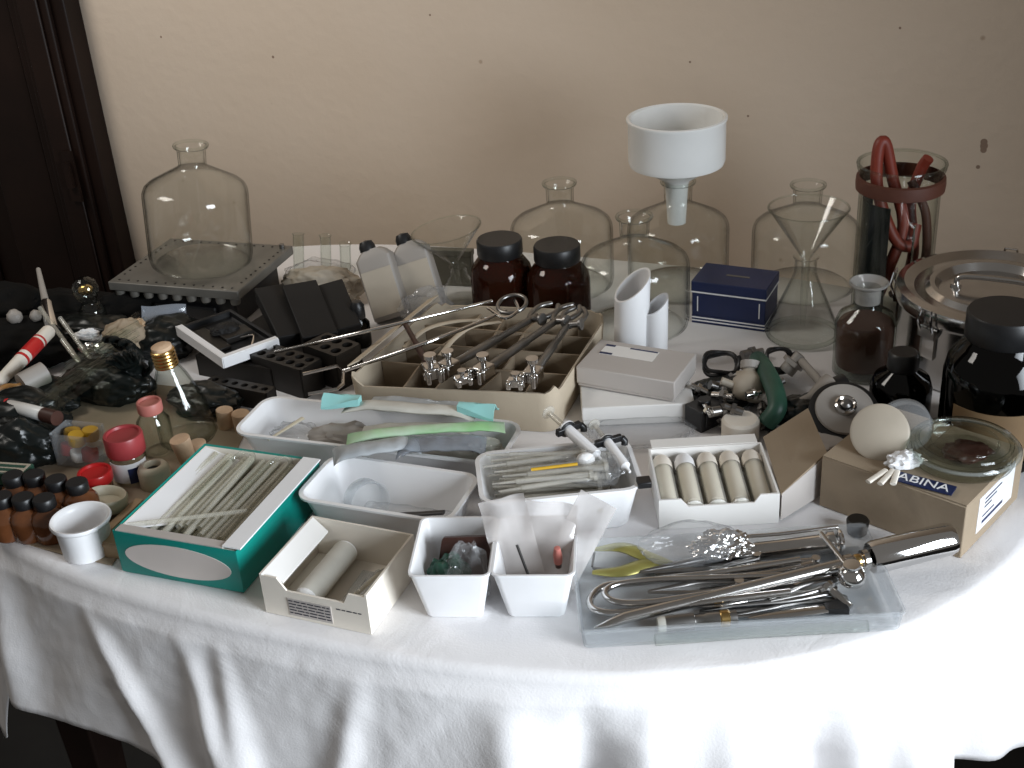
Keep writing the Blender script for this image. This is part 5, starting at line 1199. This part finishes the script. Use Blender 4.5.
# black bags and dark filling
def bag(px, py, sx, sy, sz, seed, m, label, rz=0, name='black_bag', h=0, cat='bag', amp=.2):
    b = B(); crumple(b, sx, sy, sz, seed, 5, amp, 1.5); o = mk(name, b, m, loc=at(px, py, h), rot=(0, 0, rz)); return tag(o, label, cat)
pts = [at(*q) for q in ((-40, 530), (20, 543), (66, 556), (112, 566), (150, 512), (236, 452), (252, 420), (215, 392), (110, 380), (-40, 392))]
b = B(); b.loops([[q - pts[0] + Vector((0, 0, z)) for q in pts] for z in (.0004, .0016)]); o = mk('cardboard_sheet', b, 'card', loc=pts[0]); tag(o, 'flat brown cardboard sheet under the vials, jars and corks', 'sheet')
bag(20, 440, .070, .042, .036, 39, 'rubber', 'large shiny black bag at the table end beside the clear box of caps', -.1)
bag(-6, 330, .080, .060, .040, 38, 'dark_cloth', 'black cloth heap beneath the two greyish lumps', -.3)
bag(70, 318, .085, .050, .022, 37, 'dark_cloth', 'low black cloth between the bright nozzle and glass bulb', -.3)
bag(126, 322, .050, .034, .026, 36, 'dark_cloth', 'small black cloth under the front edge of the metal plate', .2)
bag(22, 462, .050, .030, .034, 41, 'rubber', 'shiny crumpled black bag behind the brown vials', -.3)
bag(28, 410, .075, .040, .026, 42, 'rubber', 'crumpled black sheet under the glass tubing at the table end', -.2)
bag(110, 398, .060, .036, .030, 43, 'rubber', 'black crumpled sheet in front of the dark rubber gloves', -.4)
bag(20, 360, .085, .055, .032, 44, 'dark_cloth', 'black heap of cloth at the far end of the table', -.4)
bag(95, 345, .075, .040, .026, 45, 'rubber', 'dark crumpled wrapping below the round glass bulb', -.3)
bag(168, 352, .050, .040, .030, 46, 'rubber', 'dark crumpled wrapping under the bluish bag', .2)
bag(205, 410, .050, .030, .020, 47, 'rubber', 'flat black wrapping between the flask and the long dark rack', -.4)
# dark green gloves: cuff and five fingers
def glove(px, py, rot, label, s=1.0, h=.02):
    t = thing('rubber_glove', label, 'glove', at(px, py, h), rot, 'dark rubber gloves')
    b = B(); b.tube(curve([(0, 0, 0), (0, .01, .025 * s), (0, .008, .05 * s), (0, 0, .072 * s)], 5), [.018 * s + .002 * math.sin(i) for i in range(16)], 16, flat=.55); mk('palm', b, 'rubber', t)
    for i, (x_, l_, a_) in enumerate(((-.013, .034, -.25), (-.005, .042, -.08), (.004, .040, .08), (.012, .032, .22))):
        b = B(); z_ = .066 * s; b.tube(curve([(x_ * s, 0, z_), (x_ * s + l_ * s * a_ * .5, -.004, z_ + l_ * s * .5), (x_ * s + l_ * s * a_, -.014, z_ + l_ * s * .9)], 4), [.0062 * s] * 8 + [.0035 * s], 10, flat=.7); mk('finger', b, 'rubber', t)
    b = B(); b.tube(curve([(.014 * s, 0, .035 * s), (.028 * s, -.006, .05 * s), (.034 * s, -.010, .068 * s)], 4), [.0065 * s] * 8 + [.004 * s], 10, flat=.7); mk('thumb', b, 'rubber', t)
glove(146, 392, (R_(18), R_(-12), .2), 'dark rubber glove standing limp beside the flask, nearer one', .85, .004)
glove(132, 372, (R_(24), R_(16), -.3), 'dark rubber glove standing limp under the bluish bag, farther one', .85, .004)
flat_bag('plastic_bag', at(166, 350, .004), (R_(-14), R_(6), .15), .060, .062, 48, 'film_blue', 'bluish translucent bag standing below the metal plate corner', 'plastic bag', .012)
bag(128, 348, .030, .022, .024, 49, 'card', 'grey-brown paper lump between the bulb and the bluish bag', .1, 'paper_lump', .022, 'paper')
# round glass bulb, on dark base
p = at(97, 326, .022)
t = thing('glass_bulb_flask', 'small round-bulbed glass stopper flask with amber glint at the plate corner', 'flask', p, (0, R_(-4), 0))
b = B(); b.lathe(shell([(0, 0), (.017, .001), (.019, .004), (.0185, .028), (.012, .036), (.0105, .040), (.0155, .047), (.0185, .056), (.0165, .067), (.009, .074), (.004, .0755)], .0015), 32); mk('body', b, 'glass_thick', t, sharp=70)
b = B(); b.sphere((0, 0, .057), .011, 16, (1, .7, .7)); mk('bulb_glint', b, 'brass', t)  # brass ball modelling the brown reflection in the glass
# shiny nozzle tool standing up
pa, pb = at(52, 331, .045), at(38, 268, .085); Lq = (pb - pa).length
t = thing('metal_nozzle', 'slim bright metal nozzle pointing up at the far table end', 'nozzle', pa, aim(pa, pb))
b = B(); b.lathe([(0, 0), (.0090, 0), (.0095, .004), (.0085, Lq * .42), (.0055, Lq * .46), (0, Lq * .47)], 20); mk('barrel', b, 'chrome', t)
b = B(); b.lathe([(0, Lq * .45), (.0052, Lq * .46), (.0032, Lq * .98), (0, Lq)], 14); mk('tip', b, 'grey_plastic', t)
b = B(); b.lathe([(.006, -.006), (.0125, -.005), (.0125, -.001), (.006, 0)], 20, closed=True); mk('collar', b, 'black', t)
# upright thin tubes leaning from the beaker
t = thing('glass_beaker', 'short clear beaker holding thin leaning glass tubes', 'beaker', at(108, 398, .012), 0)
b = B(); b.lathe(shell([(0, .001), (.017, 0), (.019, .002), (.019, .030), (.0205, .032)], .0012), 30); mk('beaker_wall', b, 'glass_thick', t, sharp=60)
for a, c_, h1, lab in (((112, 388), (60, 318), .075, 'thin glass tube leaning out of the short beaker, topmost'), ((102, 392), (40, 308), .070, 'thin glass tube leaning furthest out toward the bright nozzle'), ((104, 396), (62, 340), .060, 'thin glass tube leaning lowest out of the short beaker')):
    wire('leaning_tube', [at(*a, .018), at(*c_, h1)], .0031, 'glass_tube', lab, 'glass tube', 12, group='glass tubes leaning from the beaker')
# white tubes with red bands
def banded(a, b_, ha, hb, r, label, caps):
    p0, p1 = at(*a, ha), at(*b_, hb); L_ = (p1 - p0).length
    t = thing('marked_tube', label, 'tube', p0, aimx(p0, p1))
    b = B(); b.tube([(0, 0, 0), (L_ * .04, 0, 0), (L_ * .5, 0, 0), (L_ * .97, 0, 0), (L_, 0, 0)], [r * .5, r * .85, r, r, r * .8], 18); mk('tube_body', b, caps[0], t)
    for (s0, s1, m_) in caps[1]:
        b = B(); b.tube([(L_ * s0, 0, 0), (L_ * s1, 0, 0)], r * 1.06, 18); mk('band', b, m_, t)
banded((-6, 388), (50, 330), .044, .062, .0095, 'cream tapered tube with a red band, lying at the far table end', ('cream_card', ((.47, .50, 'red'), (.55, .76, 'red'), (.79, .81, 'red'))))
banded((4, 404), (56, 418), .052, .058, .0085, 'white tube with red cap and dark red end lying on the black bag', ('porcelain', ((-.06, .10, 'red'), (.78, 1.02, 'leather'))))
# glass barrel with orange rubber
p0, p1 = at(0, 396, .045), at(46, 372, .052); L_ = (p1 - p0).length
t = thing('glass_barrel', 'grey glass barrel with orange rubber teat lying among dark tubing', 'tube', p0, aimx(p0, p1))
b = B(); b.tube([(L_ * .45, 0, 0), (L_ * .46, 0, 0), (L_ * .98, 0, 0), (L_, 0, 0)], [.006, .0150, .0150, .012], 20); mk('barrel', b, 'grey_plastic', t)
b = B(); b.tube(curve([(0, -.003, 0), (L_ * .2, .003, .002), (L_ * .46, 0, 0)], 5), [.006 + .003 * math.sin(i * .5) for i in range(11)], 14); mk('teat', b, 'orange', t)
wire('orange_tube', curve([at(-4, 404, .036), at(8, 396, .040), at(18, 388, .042)], 5), .006, 'orange', 'short orange rubber tube below the grey glass barrel', 'rubber tube', 12)
# glass pipes in a diagonal heap
rnd = random.Random(23)
for i in range(12):
    x0 = 24 + i * 4 + rnd.uniform(-3, 3); y0 = 420 - i * 5 + rnd.uniform(-4, 4)
    h0 = .048 + .004 * (i % 3); q0 = at(x0, y0, h0); q1 = at(x0 + 78 + rnd.uniform(-8, 12), y0 - 48 + rnd.uniform(-7, 7), h0 + .004)
    wire('glass_pipe', [q0, lerp(q0, q1, .2), q1], [.0022, .0048, .0048] if i % 2 else [.0042, .0042, .0042], 'glass_thick', 'glass pipe lying in the dark diagonal heap at the table end', 'glass tube', 12, group='glass pipes in the dark heap')
for px, py, r, lab in ((16, 322, .0105, 'greyish round lump at the far table end, larger one'), (37, 320, .0085, 'greyish round lump at the far table end, smaller one')):
    b = B(); crumple(b, r, r, r, px, 3, .15); o = mk('cotton_lump', b, 'grey_plastic', loc=at(px, py, .052)); tag(o, lab, 'cotton lump')
# small green carton
p = at(12, 480, .034); t = thing('green_carton', 'small dark green printed carton behind the front brown vials', 'carton', p, R_(-14))
b = B(); b.box(-.024, -.012, 0, .024, .012, .016); mk('carton_body', b, 'green_rubber', t, bevel=.001)
b = B(); b.box(-.022, -.010, .0160, .022, .010, .0164); lb = mk('top_print', b, 'beige_plastic', t)
b = B(); b.box(-.019, -.007, .0164, .012, -.002, .0168); b.box(-.019, .001, .0164, .019, .006, .0168); mk('print', b, 'green_rubber', lb)
b = B(); b.box(-.024, -.014, 0, .024, .012, .0335); o = mk('dark_carton', b, 'black_matt', loc=at(12, 480, .034) - Vector((0, 0, .034)), rot=(0, 0, R_(-14)), bevel=.001); tag(o, 'dark carton underneath the small green carton', 'carton')
# bits of bright litter under the bulb
for i, (px, py, m_, lab) in enumerate(((88, 338, 'paper', 'white paper twist between the beaker and the glass bulb'), (108, 350, 'pale_film', 'pale folded wrapper in front of the glass bulb'), (140, 328, 'cork', 'brown paper twist below the metal plate edge'), (92, 352, 'chrome', 'bright foil twist in front of the glass bulb'), (118, 336, 'chrome', 'small bright foil scrap below the glass bulb'))):
    b = B(); crumple(b, .016, .008, .007, 60 + i, 4, .4); o = mk('wrapper_twist', b, m_, loc=at(px, py, .040), rot=(0, 0, i)); tag(o, lab, 'wrapper')

# ------------------------------------------------------------------ camera, light
cam = bpy.data.cameras.new('camera'); cam.sensor_width = 36; cam.lens = 36 * F / 1024; cam.clip_start = .05
co = bpy.data.objects.new('camera', cam); COL.objects.link(co); co.location = (0, 0, CZ)
cr, sr = math.cos(ROLL), math.sin(ROLL)
# image right = world right turned by the roll of the hand-held camera
X = _r * cr - _u * sr; Y = _r * sr + _u * cr
mtx = Matrix((X, Y, -_f)).transposed().to_4x4(); mtx.translation = (0, 0, CZ); co.matrix_world = mtx
SC.camera = co

def area(name, loc, target, sx, sy, power, col, spread=180):
    l = bpy.data.lights.new(name, 'AREA'); l.shape = 'RECTANGLE'; l.size = sx; l.size_y = sy; l.energy = power; l.color = col; l.spread = R_(spread)
    o = bpy.data.objects.new(name, l); COL.objects.link(o); o.location = loc
    o.rotation_euler = (Vector(target) - Vector(loc)).to_track_quat('-Z', 'Y').to_euler(); return o
area('window_light', uv(1.25, .30, 1.26), uv(.25, .22, 1.06), .9, 1.0, 30, (.85, .925, 1.0), 112)
area('wall_gradient_light', uv(-1.9, 1.0, 2.15), uv(-1.1, 1.9, 1.5), .6, .6, 7, (1.0, .95, .88), 130)  # unseen lamp added to grade the wall, brightest at upper left
wd = bpy.data.worlds.new('world'); SC.world = wd; wd.use_nodes = True
bg = wd.node_tree.nodes['Background']; bg.inputs['Color'].default_value = (1, .95, .89, 1); bg.inputs['Strength'].default_value = .13
vs = SC.view_settings; vs.view_transform = 'Standard'; vs.look = 'None'; vs.gamma = 1; vs.exposure = .22; vs.use_curve_mapping = False
SC.cycles.transparent_max_bounces = 40; SC.cycles.max_bounces = 10; SC.cycles.use_denoising = True
SC.cycles.caustics_reflective = False; SC.cycles.sample_clamp_indirect = 6
